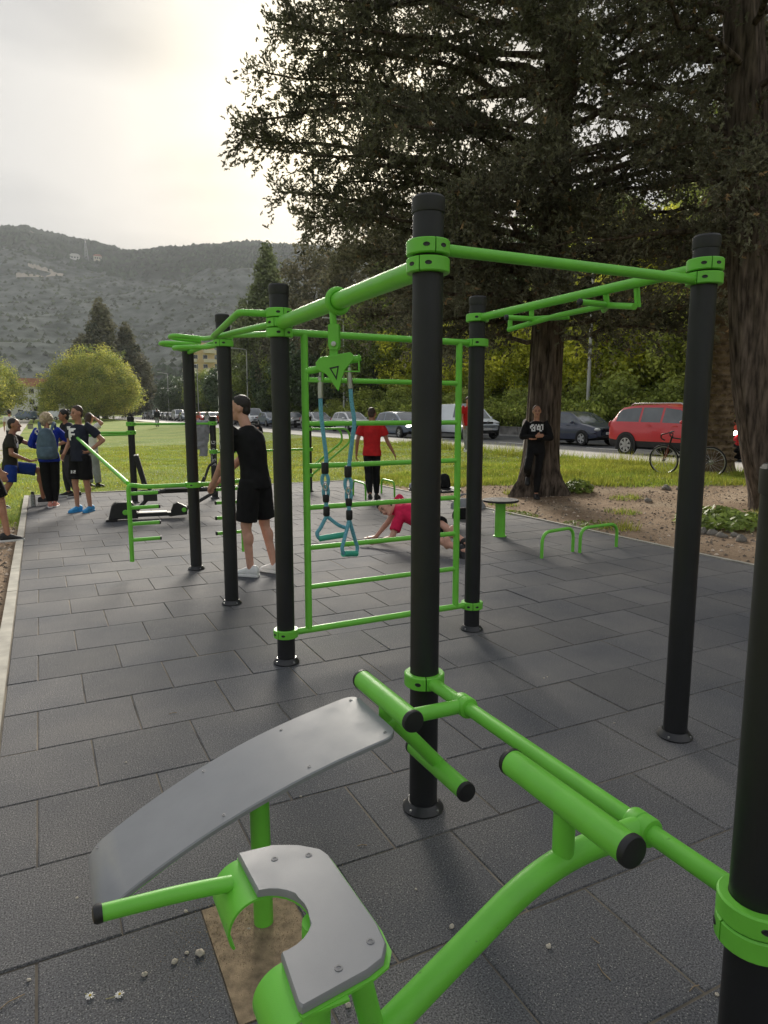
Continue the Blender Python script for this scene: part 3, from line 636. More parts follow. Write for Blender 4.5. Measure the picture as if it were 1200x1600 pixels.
for sx, zz in ((-1, -.018), (1, .0)):
    c = BP(sx * .092 - .004, zz, 0); t = bar(trx, 'swivel_tube', [c - bx * .035, c + bx * .035], .0175, n=14)
    mb = MB(); [mb.prism([(-.012, .02), (.012, .02), (.016, -.055), (-.016, -.055)], .005, c + bx * s * .037 - bx * .0025, yw, ZA, bx) for s in (-1, 1)]; mb.box(c - ZA * .055, (.08, .032, .006)); obj('clevis', mb, GREEN, t)
    obj('pin', MB().lathe([(0, -.047), (.013, -.046), (.013, .046), (0, .047)], c, 12, 0, bx), GREEN, t)
def sling(pts, hand, hw, name='sling'):
    e = obj(name, MB().tube(bend([TP(*p) for p in pts], .25, 8), .0105, 10), ROPE, trx)
    obj('ferrule', MB().lathe([(.0085, -.075), (.0135, -.07), (.0135, .03), (.0075, .035), (.0075, .055), (0, .056)], TP(*pts[0]), 14, 0, unit(TP(*pts[0]) - TP(*pts[1]))), STEEL, e)
    x, z = pts[-1][:2]; mb = MB()
    def slv(xx, z0, z1, r): mb.lathe([(r * .8, z0), (r, z0 + .006), (r, z1 - .006), (r * .8, z1)], TP(xx, 0), 14)
    slv(x, z - .012, z + .045, .0185); slv(x + .003, z - .155, z - .115, .0165); slv(x + .005, z - .225, z - .175, .0165)
    obj('rope_clamp', mb, RUBBER, e)
    lp = MB(); a = np.arange(15) * 2 * np.pi / 15
    lp.tube([TP(x + .016 * math.sin(t), z - .045 + .034 * math.cos(t)) for t in a], .009, 8, 0, True, True); lp.tube([TP(x + .002 + .012 * math.sin(t), z - .105 + .032 * math.cos(t), .004) for t in a], .009, 8, 0, True, True)
    lp.tube([TP(x + .003, z - .13), TP(x + .005, z - .23)], .0105, 10); obj('rope_loop', lp, ROPE, e)
    st = MB(); st.tube([TP(x + .002 + .009 * math.sin(t), z - .076 + .018 * math.cos(t), -.006) for t in a], .004, 6, 0, True, True); st.box(TP(x + .002, z - .068), (.026, .012, .006)); obj('swivel', st, STEEL, e)
    ht = TP(x + .005, z - .225); P, Q = [TP(*q) for q in hand]; m_ = (P + Q) / 2; k = MB()
    for e_, o_ in ((P, Q), (Q, P)):
        s = unit(e_ - o_); k.tube(bend([ht, ht * .45 + e_ * .55 + s * .012, e_ + s * .012 + ZA * .03, e_ - ZA * .002, e_ - s * .03], .06, 8), .0095, 10)
    obj('handle_rope', k, ROPE, e)
    obj('grip', MB().tube([P, Q], .0155, 14), M('teal_grip', (.05, .42, .29), .5, .1), e)
sling([(-.311, 1.74), (-.312, 1.6), (-.285, 1.37), (-.2935, 1.31)], [(-.325, .973, -.02), (-.20, .988, .03)], 0)
sling([(-.167, 1.785), (-.158, 1.64), (-.142, 1.56), (-.165, 1.40), (-.178, 1.293)], [(-.196, .905, -.05), (-.146, .888, .045)], 0)

# ---- incline sit-up bench with its foam rollers
bench = thing('situp_bench', 'grey curved sit up board sloping up to green foot rollers', 'sit up bench', tuple(uv(.535, 1.92)))
VC = 1.957; bu = np.linspace(.045, .945, 17)
def bz_(u): t = (u - .045) / .9; return .268 + .335 * (t ** .80) + .035 * math.sin(math.pi * t)
def board_surface(hw, th, r=.045):
    # outline in (u, w) with rounded corners; thickness below
    rows = []; 
    for u in np.concatenate([[.045, .049, .058, .072, .09], np.linspace(.13, .86, 20), [.90, .918, .932, .941, .945]]):
        e = min(u - .045, .945 - u); w = hw - (r - math.sqrt(max(0, r * r - (r - min(e, r)) ** 2))); w -= .012 * max(0, 1 - (u - .045) / .5); rows.append((u, w))
    mb = MB(); rs = []
    for u, w in rows:
        z = bz_(u); ch = .004
        rs.append([uv(u, VC - w, z - th), uv(u, VC + w, z - th), uv(u, VC + w, z - ch), uv(u, VC + w - ch, z), uv(u, VC - w + ch, z), uv(u, VC - w, z - ch)])
    return mb.rings(rs)
bd = obj('board', board_surface(.172, .016), [BOARD], bench, 40)
mb = MB()
for u in (.075, .40, .66, .915):
    for s in (-1, 1):
        c = uv(u, VC + s * .135, bz_(u)); mb.lathe([(.0065, 0), (.0065, .0010), (.0036, .0014), (.0032, .0004), (0, .0004)], c, 12)
obj('screw', mb, SCREW, bd)
sp_pts = [uv(u, VC, bz_(u) - .016 - .026) for u in np.linspace(.10, .93, 12)]
bar(bench, 'spine_tube', bend(sp_pts + [uv(1.04, VC, .562), uv(1.30, VC, .556)], .08), .0255, n=18)
mb = MB()
for w in (-.135, .135): mb.rings([[uv(u, VC + w - .012, bz_(u) - .030), uv(u, VC + w + .012, bz_(u) - .030), uv(u, VC + w + .012, bz_(u) - .0165), uv(u, VC + w - .012, bz_(u) - .0165)] for u in np.linspace(.1, .9, 14)])
obj('board_rail', mb, GREEN, bench)
obj('leg', MB().tube([uv(.535, 1.925, -.012), uv(.535, 1.94, bz_(.535) - .04)], .0305, 22), GREEN, bench)
def clamp(parent, v, z, r=.0245):
    p = np.array([*(PA[:2] + (PG - PA)[:2] * ((2.245 - v) / 1.42)), z]); d = -VA
    return obj('tube_clamp', MB().lathe([(r + .002, -.036), (r + .011, -.034), (r + .0135, -.028), (r + .0135, -.003), (r + .011, -.001), (r + .011, .001), (r + .0135, .003), (r + .0135, .028), (r + .011, .034), (r + .002, .036)], p, 28, 0, d), GREEN, parent)
clamp(bench, VC, .556)
def roller(parent, u, v0, v1, z, r):
    o = bar(parent, 'foam_roller', [uv(u, v0, z), uv(u, v1, z)], r, n=28); endcap(o, uv(u, v0, z), -VA, r); endcap(o, uv(u, v1, z), VA, r); return o
roller(bench, .985, VC - .195, VC + .195, .643, .0345); roller(bench, 1.195, VC - .185, VC + .185, .345, .0325)
bar(bench, 'roller_strut', [uv(.985, VC, .566), uv(.985, VC, .63)], .024); bar(bench, 'roller_strut', bend([uv(1.02, VC, .555), uv(1.07, VC, .50), uv(1.195, VC, .36)], .05), .024)

# ---- arm curl pad with its roller, fixed to the same beam
curl = thing('curl_bench', 'grey notched pad on rolled green plate with thick green tube in the foreground', 'curl bench', tuple(uv(.586, 1.137, 0)))
V2 = 1.140; ZP = .652
outl = [(.325, .222), (.405, .215), (.455, .190), (.492, .155), (.500, .13), (.506, -.10), (.500, -.15), (.480, -.178), (.445, -.19), (.318, -.208), (.314, -.20), (.322, -.088)]
notch = [(.322 + .083 * math.sin(t) ** 1 * 1.0, -.088 * math.cos(t) + .0) for t in np.linspace(0.12, math.pi - .12, 14)]
outl = outl + notch + [(.330, .088)]
def pad(sc, z0, z1, ch=.004):
    P = np.array(outl); c = P.mean(0); nrm_ = []
    rr = lambda o: [uv(*( [P[i][0] + o * (1 if P[i][0] < c[0] else -1) * (.6), V2 + P[i][1] * (1 - o * 2)]), 0) for i in range(len(P))]
    a, b = rr(0), rr(.005)
    return MB().rings([[p + ZA * z0 for p in a], [p + ZA * (z1 - ch) for p in a], [p + ZA * z1 for p in b]])
pd = obj('pad_board', pad(1, ZP - .016, ZP), BOARD, curl, 40); mb = MB()
for p in ((.39, .165), (.46, .145), (.40, -.165), (.475, -.135)): mb.lathe([(.0075, 0), (.0075, .0012), (.004, .0015), (.0035, .0004), (0, .0004)], uv(p[0], V2 + p[1], ZP), 14)
obj('screw', mb, SCREW, pd)
# rolled steel plate: flat under the pad, front lobes curl down either side of the notch
def lobe(w0, w1, taper=0):
    rs = []; th = .005; rad = .062
    prof = [(.40, 0.)] + [(.33, 0.)] + [(.33 - rad * math.sin(t), -rad + rad * math.cos(t)) for t in np.linspace(.15, 2.15, 16)]
    for i, (u, z) in enumerate(prof):
        q0, q1 = prof[max(i - 1, 0)], prof[min(i + 1, len(prof) - 1)]; d = unit([q1[0] - q0[0], q1[1] - q0[1], 0]); nn_ = np.array([-d[1], d[0]]) * th
        f = max(0, (i - 2) / 15); a, b = w0 - taper * f, w1 + taper * f
        rs.append([uv(u, V2 + a, ZP - .019 + z), uv(u, V2 + b, ZP - .019 + z), uv(u + nn_[0], V2 + b, ZP - .019 + z + nn_[1]), uv(u + nn_[0], V2 + a, ZP - .019 + z + nn_[1])])
    return MB().rings(rs)
mb = lobe(.088, .226); m2 = lobe(-.212, -.088); mb.add(np.concatenate(m2.v), m2.f)
P = [(p[0] + (.008 if p[0] > .44 else 0), p[1] * 1.03) for p in outl]; mb.prism(P, .0045, uv(0, V2, ZP - .0215), UA, VA, ZA)
obj('rolled_plate', mb, GREEN, curl, 30)
bar(curl, 'pad_support', [uv(.415, V2, .20), uv(.415, V2 - .02, ZP - .022)], .0285); bar(curl, 'pad_support', [uv(.55, V2, .29), uv(.47, V2 - .02, ZP - .022)], .025)
for s in (1,):
    h_ = bar(curl, 'side_handle', bend([uv(.296, V2 + s * .166, ZP - .026), uv(.20, V2 + s * .166, ZP - .014), uv(.035, V2 + s * .166, ZP - .004)], .05), .0165, n=16); endcap(h_, uv(.035, V2 + s * .166, ZP - .004), -UA, .0168)
bar(curl, 'main_tube', bend([uv(1.31, V2, .556), uv(1.00, V2, .556), uv(.586, V2, .312), uv(.10, V2, .03)], .16, 12), .0315, n=24)
obj('base_plate', MB().lathe([(.07, .003), (.07, .01), (.03, .014)], uv(.08, V2), 24), GREEN, curl)
bar(curl, 'roller_stub', [uv(1.045, V2, .555), uv(1.045, V2, .70)], .026)
roller(curl, 1.04, V2 - .212, V2 + .205, .70, .0345); clamp(curl, V2, .556)

# ---- second frame behind: low bars, parallel bar and dip loops
P1, P2, P3 = [np.array(p + (0,)) for p in ((-4.44, 12.07), (-3.165, 12.71), (-1.52, 13.87))]
low = thing('low_bar_frame', 'low black posts with green bars standing near the lawn at the back', 'exercise frame', tuple(P1))
pp = [post(low, p, 1.53) for p in (P1, P2, P3)]
for p, po, zs in ((P1, pp[0], (1.40, 1.25)), (P2, pp[1], (1.40, .88)), (P3, pp[2], (1.27, .86, .34))):
    for z in zs: collar(po, p, z, .07)
bar(low, 'pull_up_bar', AB(P1, P2, 1.395), .021); bar(low, 'pull_up_bar', AB(P2, P3, .865), .021)
PL = uv(.48, 12.78); bar(low, 'parallel_bar', bend([P1 - UA * .06 + [0, 0, 1.25], PL + [0, 0, 1.25], FL + VA * .03 + [0, 0, .915]], .12), .021)
bar(low, 'parallel_bar', bend([P1 - UA * .06 + [0, 0, 1.215], PL + UA * .05 + [0, 0, 1.20]], .1), .018)
for o_, zz in ((0, 1.27), (.42, 1.262)):
    s_ = P3 + VA * o_
    bar(low, 'dip_bar', bend([P3 + VA * o_ * .3 + UA * .06 + [0, 0, zz], s_ + UA * .86 + [0, 0, zz], s_ + UA * .93 + [0, 0, 1.0], s_ + UA * .06 + [0, 0, .345]], .22, 8), .021)
wrap_text(pp[1], 'BESTRONG', P2, .62, 1.08, math.atan2(-P2[1], -P2[0]), .08)
# ---- free standing push-up bars
def pushbar(g0, g1, h, lab):
    a, b = np.array([*g0, 0]), np.array([*g1, 0]); c = (a + b) / 2; t = MB().tube(bend([a - c + [0, 0, -.01], a - c + [0, 0, h], b - c + [0, 0, h], b - c + [0, 0, -.01]], .13, 8), .0185, 16)
    return solid('push_up_bar', lab, 'push up bar', t, GREEN, tuple(c), 'low green push up bars set in the mat')
pushbar((1.75, 7.43), (2.19, 7.78), .285, 'low green hoop bar nearest the brown dirt, left one of the near pair'); pushbar((2.255, 7.72), (2.79, 8.06), .285, 'low green hoop bar nearest the mat edge, right one of the near pair')
pushbar((-.60, 13.25), (-.34, 12.55), .29, 'low green hoop bar at the back, left of the man walking away'); pushbar((-.05, 13.55), (.20, 12.95), .29, 'low green hoop bar at the back, right of the man walking away')
# ---- round step stools
def stool(x, y, r, h, lab):
    t = thing('step_stool', lab, 'stool', (x, y, 0), 0, 'round step stools'); obj('leg', MB().lathe([(.085, .002), (.085, .012), (.068, .016), (.066, h - .03), (.0, h - .03)], (0, 0, 0), 26), GREEN, t, 35, False)
    bevel(obj('seat', MB().prism([(r * math.cos(a) * (1 if i % 2 else .985), r * math.sin(a)) for i, a in enumerate(np.arange(24) * 2 * np.pi / 24)], .028, (0, 0, h - .028)), RUBBER, t, 0, False), .006); return t
stool(1.51, 8.77, .235, .485, 'empty green stool with thin black seat near the brown dirt'); stool(.76, 10.15, .40, .475, 'green stool with bottle and bags lying on its black seat')
# ---- rowing machine
row = thing('rowing_machine', 'black rowing machine with white seat and green discs behind the step rack', 'rowing machine', (-4.10, 10.05, 0), R(19))
BM = M('black_machine_paint', (.014, .014, .015), .38, .15, 6)
mb = MB().prism([(0, .0), (.42, .0), (.37, .20), (.33, .25), (.11, .25), (.05, .2)], .22, (0, .11, .03), (1, 0, 0), (0, 0, 1), (0, -1, 0)); bevel(obj('hood', mb, BM, row, 30, False), .012)
disc = lambda x, z, y, r=.035: obj('disc', MB().lathe([(r, 0), (r, .012), (r * .8, .018), (0, .018)], (x, y, z), 20, 0, (0, -1, 0)), GREEN, row, 35, False)
disc(.24, .13, -.11, .04)
obj('foot_rail', MB().box((.62, 0, .075), (.55, .20, .05)).box((.05, 0, .02), (.16, .3, .03)), BM, row, 0, False); obj('foot_plate', MB().box((.58, 0, .107), (.50, .18, .012)), SEATW, row, 0, False)
obj('bracket', MB().prism([(.86, .03), (1.12, .05), (1.14, .16), (.99, .24), (.93, .22)], .12, (0, .06, 0), (1, 0, 0), (0, 0, 1), (0, -1, 0)), BM, row, 0, False); disc(1.08, .125, -.062, .035)
obj('lever', MB().tube(bend([(1.10, 0, .13), (1.42, 0, .30), (1.62, 0, .42), (1.68, 0, .72)], .1), .026, 12).tube([(1.30, -.03, .24), (1.26, -.04, .32), (1.40, -.05, .62)], .02, 10).tube(bend([(1.36, .2, .40), (1.50, .2, .78), (1.62, .2, .84)], .05), .02, 10), BM, row, 35, False)
obj('beam', MB().tube([(.42, 0, .41), (1.9, 0, .43)], .036, 12).box((.60, 0, .33), (.2, .16, .1)).tube([(.58, 0, .33), (.40, 0, .14)], .03, 10), BM, row, 35, False)
bevel(obj('seat', MB().box((1.02, 0, .475), (.42, .30, .035)), SEATW, row, 0, False), .014); bevel(obj('seat_carrier', MB().box((1.02, 0, .44), (.4, .12, .05)), BM, row, 0, False), .01)
for y in (-.09, .09):
    bevel(obj('backrest', MB().prism([(.50, .50), (.58, .47), (.46, .98), (.39, .97)], .15, (0, y + .075, 0), (1, 0, 0), (0, 0, 1), (0, -1, 0)), RUBBER, row, 0, False), .012)
obj('strut', MB().tube([(.55, 0, .52), (.62, 0, .42)], .025, 10), BM, row, 35, False)
# ================================================================== PEOPLE
from mathutils.bvhtree import BVHTree
NOISE = bpy.data.textures.new('cloth_folds', 'CLOUDS'); NOISE.noise_scale = .10; NOISE.noise_depth = 2
HAIRN = bpy.data.textures.new('hair_locks', 'CLOUDS'); HAIRN.noise_scale = .025; HAIRN.noise_depth = 2
def fab(n, c, var=.15, bump=.4): return M(n, c, .85, var, 14, bump, 240, spec=.2)
SKIN = M('skin', (.46, .235, .155), .5, .10, 18, spec=.35); SKIN2 = M('tanned_skin', (.36, .17, .105), .5, .10, 18, spec=.35); SKINP = M('pale_skin', (.55, .30, .22), .5, .08, 18, spec=.35)
HAIRD = M('dark_hair', (.014, .010, .008), .6, .5, 60); HAIRB = M('brown_hair', (.045, .026, .016), .6, .5, 60); HAIRL = M('blonde_hair', (.46, .36, .24), .65, .4, 50); STUB = M('shaved_hair', (.10, .065, .05), .8, .3, 90)
F_BLACK = fab('black_cloth', (.010, .010, .011), .25); F_NAVY = fab('navy_cloth', (.022, .026, .042)); F_CHAR = fab('charcoal_cloth', (.04, .04, .045)); F_RED = fab('red_cloth', (.52, .02, .022)); F_PINK = fab('pink_cloth', (.58, .018, .075))
F_BLUE = fab('royal_blue_cloth', (.014, .035, .34)); F_COB = fab('blue_shorts_cloth', (.012, .04, .22)); F_GREY = fab('grey_cloth', (.27, .275, .29)); F_WHITE = fab('white_cloth', (.72, .70, .68)); F_OLIVE = fab('dark_olive_cloth', (.028, .026, .02)); F_TAUPE = fab('taupe_cloth', (.33, .30, .27))
S_WHITE = M('white_shoe', (.74, .74, .73), .6, .06, 20); S_BLUE = M('bright_blue_shoe', (.035, .30, .62), .55, .3, 30); S_BLACK = M('black_shoe', (.012, .012, .013), .6, .2, 20); S_CORAL = M('coral_shoe', (.68, .28, .22), .6, .3, 24)
EYE = M('dark_eye', (.02, .014, .011), .3, .1); LIP = M('lip', (.30, .10, .08), .5, .1)
def soft(o, vox, it=3, disp=0, tex=None, fac=.5):
    m = o.modifiers.new('skin', 'REMESH'); m.mode = 'VOXEL'; m.voxel_size = vox; m.use_smooth_shade = True
    if it: s = o.modifiers.new('smooth', 'SMOOTH'); s.factor = fac; s.iterations = it
    if disp: d = o.modifiers.new('folds', 'DISPLACE'); d.texture = tex or NOISE; d.strength = disp; d.mid_level = .5; d.texture_coords = 'LOCAL'
    return o
DEF = dict(pelvis=(0, 0, .95), chest=(0, 0, 1.27), neck=(0, -.01, 1.475), head=(0, .025, 1.64), shR=(.180, -.01, 1.425), elR=(.225, -.03, 1.13), wrR=(.235, .05, .885), hipR=(.092, 0, .92), knR=(.10, .02, .50), anR=(.10, -.03, .085),
           shL=(-.180, -.01, 1.425), elL=(-.225, -.03, 1.13), wrL=(-.235, .05, .885), hipL=(-.092, 0, .92), knL=(-.10, .02, .50), anL=(-.10, -.03, .085))
def rotm(yaw, pitch=0, roll=0): return np.array(Matrix.Rotation(yaw, 3, 'Z') @ Matrix.Rotation(pitch, 3, 'X') @ Matrix.Rotation(roll, 3, 'Y'))
def ell(c, x, y, rx, ry, n=18):
    a = np.arange(n) * 2 * np.pi / n; return c + rx * np.cos(a)[:, None] * x + ry * np.sin(a)[:, None] * y
def torso(J, stations, fem=0):
    """elliptical rings along the spine; station = (t, half width, half depth); t 0 pelvis, 1 chest, 2 neck"""
    p, c, n = J['pelvis'], J['chest'], J['neck']; lat0 = unit(J['hipR'] - J['hipL']); lat1 = unit(J['shR'] - J['shL']); rs = []
    def at(t):
        if t < 0: return p + (p - c) * (-t)
        return p * (1 - t) + c * t if t < 1 else c * (2 - t) + n * (t - 1)
    for t, w, d in stations:
        k = np.clip(t / 1.4, 0, 1); la = unit(lat0 * (1 - k) + lat1 * k); tg = unit(at(t + .25) - at(t - .25)); fw = unit(np.cross(tg, la)); la = np.cross(fw, tg)
        rs.append(ell(at(t), la, fw, w, d))
    return rs
def hand(mb, w, d, nrm, sd, s=1., curl=.5, fr=.0088):
    """palm, four bent fingers of unequal length and a thumb; d along the hand, nrm out of the palm, sd towards the thumb"""
    d, nrm = unit(d), unit(nrm); sd = unit(np.cross(nrm, d)) * sd; w = np.asarray(w, float)
    for k in range(4):
        mb.cap(w + sd * (.024 - .016 * k) * s * .5, w + d * .082 * s + sd * (.031 - .0205 * k) * s, .017 * s, .0125 * s, 8)
    for k, ln in enumerate((.070, .078, .073, .058)):
        b = w + d * .085 * s + sd * (.032 - .021 * k) * s; a1 = curl * .7; d1 = d * math.cos(a1) + nrm * math.sin(a1); a2 = curl * 1.7; d2 = d * math.cos(a2) + nrm * math.sin(a2); m = b + d1 * ln * .52 * s
        mb.cap(b, m, fr * s, fr * .95 * s, 7); mb.cap(m, m + d2 * ln * .5 * s, fr * .95 * s, fr * .8 * s, 7)
    t0 = w + d * .022 * s + sd * .026 * s; t1 = t0 + (d * .55 + sd * .75 + nrm * .25) * .042 * s; mb.cap(t0, t1, .0135 * s, .011 * s, 7); mb.cap(t1, t1 + (d * .85 + sd * .2 + nrm * .45 * (1 + curl)) * .034 * s, .0105 * s, .009 * s, 7)
def shoe(t, an, f, mat, solem, s=1., tilt=0, up=None):
    f = unit(f); u0 = unit(up) if up is not None else ZA; r = unit(np.cross(f, u0)); u0 = np.cross(r, f); b = np.asarray(an) - u0 * .085 * s
    prof = [(-.088, .022, .020, .075), (-.080, .034, .012, .105), (-.05, .038, .010, .118), (0, .038, .010, .112), (.045, .041, .010, .092), (.09, .045, .010, .072), (.135, .045, .010, .058), (.165, .036, .012, .046), (.182, .018, .016, .034)]
    rs = []
    for y, w, z0, z1 in prof:
        a = np.arange(12) * 2 * np.pi / 12; zz = (z0 + z1) / 2 + (z1 - z0) / 2 * np.sin(a); ww = w * np.sign(np.cos(a)) * np.abs(np.cos(a)) ** .7 * (1 - .25 * np.clip((zz - .05) / .06, 0, 1))
        rs.append(b + f * y * s + (r * ww[:, None] + u0 * zz[:, None]) * s)
    o = obj('shoe', MB().rings(rs), mat, t, 60, False)
    sr = [[b + (f * y + r * sgn * w * 1.08 + u0 * z) * s for sgn, z in ((-1, 0), (1, 0), (1, .026), (-1, .026))] for y, w in ((-.092, .020), (-.082, .034), (-.04, .038), (.04, .041), (.10, .046), (.15, .042), (.178, .026), (.188, .012))]
    bevel(obj('sole', MB().rings(sr), solem, o, 30, False), .004 * s); return o
def person(label, loc, rz, H=1.76, J=None, top=('tee', None), legs=('shorts', None), shoes=(None, None), skin=None, hair=('short', None), head=(0, 0, 0), group=None, vox=.0125, hands=None, fem=0, footdir=None, bulk=1.0, curl=(.55, .55), footup=None, hgt=True):
    s = H / 1.76; JJ = {k: np.array(v, float) * s for k, v in DEF.items()}
    for k, v in (J or {}).items(): JJ[k] = np.array(v, float) * (s if hgt else 1)
    J = JJ; skin = skin or SKIN; t = thing('person', label, 'person', loc, rz, group); k_ = s * bulk
    HM_ = rotm(*[R(a) for a in head]); hc = J['head']; hp = lambda x, y, z: hc + HM_ @ (np.array([x, y, z]) * s * 1.02)
    # ---- body: one continuous surface
    b = MB()
    b.rings(torso(J, [(-.30, .04 * k_, .04 * k_), (-.22, .10 * k_, .075 * k_), (0, .145 * k_, .095 * k_), (.4, .125 * k_, .085 * k_), (.75, .135 * k_, .092 * k_), (1.1, .148 * k_, .098 * k_), (1.5, .145 * k_, .085 * k_), (1.75, .11 * k_, .065 * k_), (1.93, .055 * s, .055 * s)]))
    b.cap(J['neck'], hc + HM_ @ np.array([0, -.015 * s, -.05 * s]), .056 * s * (1 - .12 * fem), .052 * s * (1 - .12 * fem), 12)
    for sd in 'RL':
        sg = 1 if sd == 'R' else -1
        sh, el, wr, hi, kn, an = [J[q + sd] for q in ('sh', 'el', 'wr', 'hip', 'kn', 'an')]
        b.cap(sh, el, .050 * k_, .038 * k_); b.cap(el, wr, .040 * k_, .0265 * s); b.ball(el + (wr - el) * .28, (.041 * k_,) * 3, 10, 7)
        b.cap(hi, kn, .082 * k_, .055 * k_, 12); b.cap(kn, an, .050 * k_, .035 * s, 12)
        sh_d = unit(an - kn); bk = unit(np.cross(sh_d, unit(J['hipR'] - J['hipL']))); b.ball(kn + (an - kn) * .30 - bk * .012 * s * (1 if bk @ np.array([0, 1, 0]) > 0 else -1), (.052 * k_, .052 * k_, .085 * k_), 12, 8)
        d = unit(wr - el); hd, hn = d, np.array([-sg, 0, 0.])
        if hands and sd in hands: hd, hn = [np.array(q, float) for q in hands[sd]]
        hn = hn - d * (hn @ unit(hd)); hn = unit(hn - unit(hd) * (hn @ unit(hd))); hand(b, wr + unit(hd) * .008, hd, hn, sg * (1 if np.cross(hn, unit(hd)) @ np.array([0, 1, .01]) > 0 else -1) * sg, s * (1 - .08 * fem), curl[0 if sd == 'R' else 1])
        b.cap(an + [0, 0, 0], an - ZA * .03 * s, .035 * s, .03 * s)
    b.ball(hp(0, -.012, .022), np.array([.073, .092, .095]) * s, 18, 12, 0, HM_); b.ball(hp(0, .022, -.045), np.array([.055, .062, .068]) * s, 16, 10, 0, HM_)
    b.cap(hp(0, .082, .012), hp(0, .102, -.024), .0085 * s, .0135 * s, 8); b.ball(hp(0, .072, -.088), np.array([.026, .02, .02]) * s, 10, 6, 0, HM_)
    for sg in (-1, 1): b.ball(hp(sg * .076, -.012, -.005), np.array([.010, .020, .031]) * s, 8, 6, 0, HM_); b.ball(hp(sg * .038, .058, -.022), np.array([.022, .022, .02]) * s, 8, 6, 0, HM_)
    soft(obj('body', b, skin, t, 0, False), vox, 2)
    for sg in (-1, 1):
        obj('eye', MB().ball(hp(sg * .031, .0775, .008), np.array([.014, .009, .0075]) * s, 8, 5, 0, HM_), EYE, t, 60, False)
        obj('eyebrow', MB().cap(hp(sg * .018, .085, .027), hp(sg * .048, .073, .029), .0045 * s, .0035 * s, 6), hair[1] or HAIRD, t, 60, False)
    obj('mouth', MB().ball(hp(0, .083, -.058), np.array([.024, .006, .0065]) * s, 8, 5, 0, HM_), LIP, t, 60, False)
    # ---- hair
    h = MB(); hs, hm = hair
    if hs in ('short', 'buzz'):
        g = 1.0 if hs == 'short' else .0
        h.ball(hp(0, -.023 - .003 * g, .034 + .009 * g), np.array([.0758, .0915, .0875 + .003 * g]) * s, 20, 12, 0, HM_); h.ball(hp(0, -.055, -.018), np.array([.066, .052, .055]) * s, 14, 9, 0, HM_)
        if hs == 'short': h.ball(hp(0, .0, .096), np.array([.055, .055, .026]) * s, 12, 8, 0, HM_)
        soft(obj('hair', h, hm, t, 0, False), .009, 1, .007 * g, HAIRN)
    elif hs == 'curly':
        h.ball(hp(0, -.02, .03), np.array([.10, .105, .105]) * s, 16, 10)
        for q in range(60):
            a, e = rng.uniform(0, 6.28), rng.uniform(-1.2, 1.3); p = np.array([.095 * math.cos(a) * math.cos(e), -.022 + .095 * math.sin(a) * math.cos(e), .0 + .115 * math.sin(e)])
            if p[1] > .05 and p[2] < .06: continue
            h.ball(hp(*p), np.full(3, rng.uniform(.022, .036)) * s, 8, 6)
        soft(obj('hair', h, hm, t, 0, False), .011, 1, .012, HAIRN)
    else:
        h.ball(hp(0, -.022, .034), np.array([.083, .098, .092]) * s, 18, 11, 0, HM_); h.ball(hp(0, -.05, -.03), np.array([.077, .06, .075]) * s, 14, 9, 0, HM_)
        if hs == 'long': h.cap(hp(0, -.075, -.02), hp(0, -.10, -.30), .065 * s, .045 * s, 12)
        if hs == 'bun': h.ball(hp(0, -.09, .09), np.full(3, .038) * s, 12, 8)
        soft(obj('hair', h, hm, t, 0, False), .010, 1, .008, HAIRN)
    # ---- clothes
    kind, cm = top; m = MB(); i = .020 * s
    hem = -.30 if kind != 'crop' else 0
    if kind:
        m.rings(torso(J, [(hem, .160 * k_ + i, .112 * k_ + i), (-.1, .158 * k_ + i, .108 * k_ + i), (.3, .140 * k_ + i * (1 - .4 * fem), .092 * k_ + i), (.75, .148 * k_ + i, .098 * k_ + i), (1.1, .158 * k_ + i, .104 * k_ + i + .012 * fem), (1.5, .155 * k_ + i, .088 * k_ + i), (1.76, .118 * k_ + i, .062 * k_ + i), (1.93, .058 * s + i, .05 * s + i)]))
        for sd in 'RL':
            sh, el, wr = J['sh' + sd], J['el' + sd], J['wr' + sd]; inn = sh + (J['chest'] - sh) * .18
            if kind in ('tee', 'crop'):
                e = sh + (el - sh) * .66; m.tube([inn, sh - (el - sh) * .02, sh + (el - sh) * .3, e], [.05 * k_, .062 * k_ + .6 * i, .058 * k_ + i * .9, .053 * k_ + i * 1.1], 16)
            else:
                m.tube([inn, sh, sh + (el - sh) * .4, el], [.05 * k_, .060 * k_ + .5 * i, .053 * k_ + i * .8, .044 * k_ + i * .8], 16); m.cap(el, el + (wr - el) * .5, .043 * k_ + i * .75, .040 * k_ + i * .6, 12); m.tube([el + (wr - el) * .4, wr + (wr - el) * .02], [.04 * k_ + i * .65, .030 * s + i * .6], 14)
        tp = soft(obj('shirt' if kind == 'tee' else 'jacket', m, cm, t, 0, False), .0115, 3, .016 * s)
    else: tp = None
    kind, cm = legs; m = MB(); i = .016 * s; w_ = .162 * k_
    m.rings(torso(J, [(-.36, .04, .04), (-.26, .13 * k_, .095 * k_), (-.12, w_ + i, .112 * k_ + i + .012 * fem), (.05, .155 * k_ + i, .103 * k_ + i), (.2, .14 * k_ + i * .6, .092 * k_ + i * .6)]))
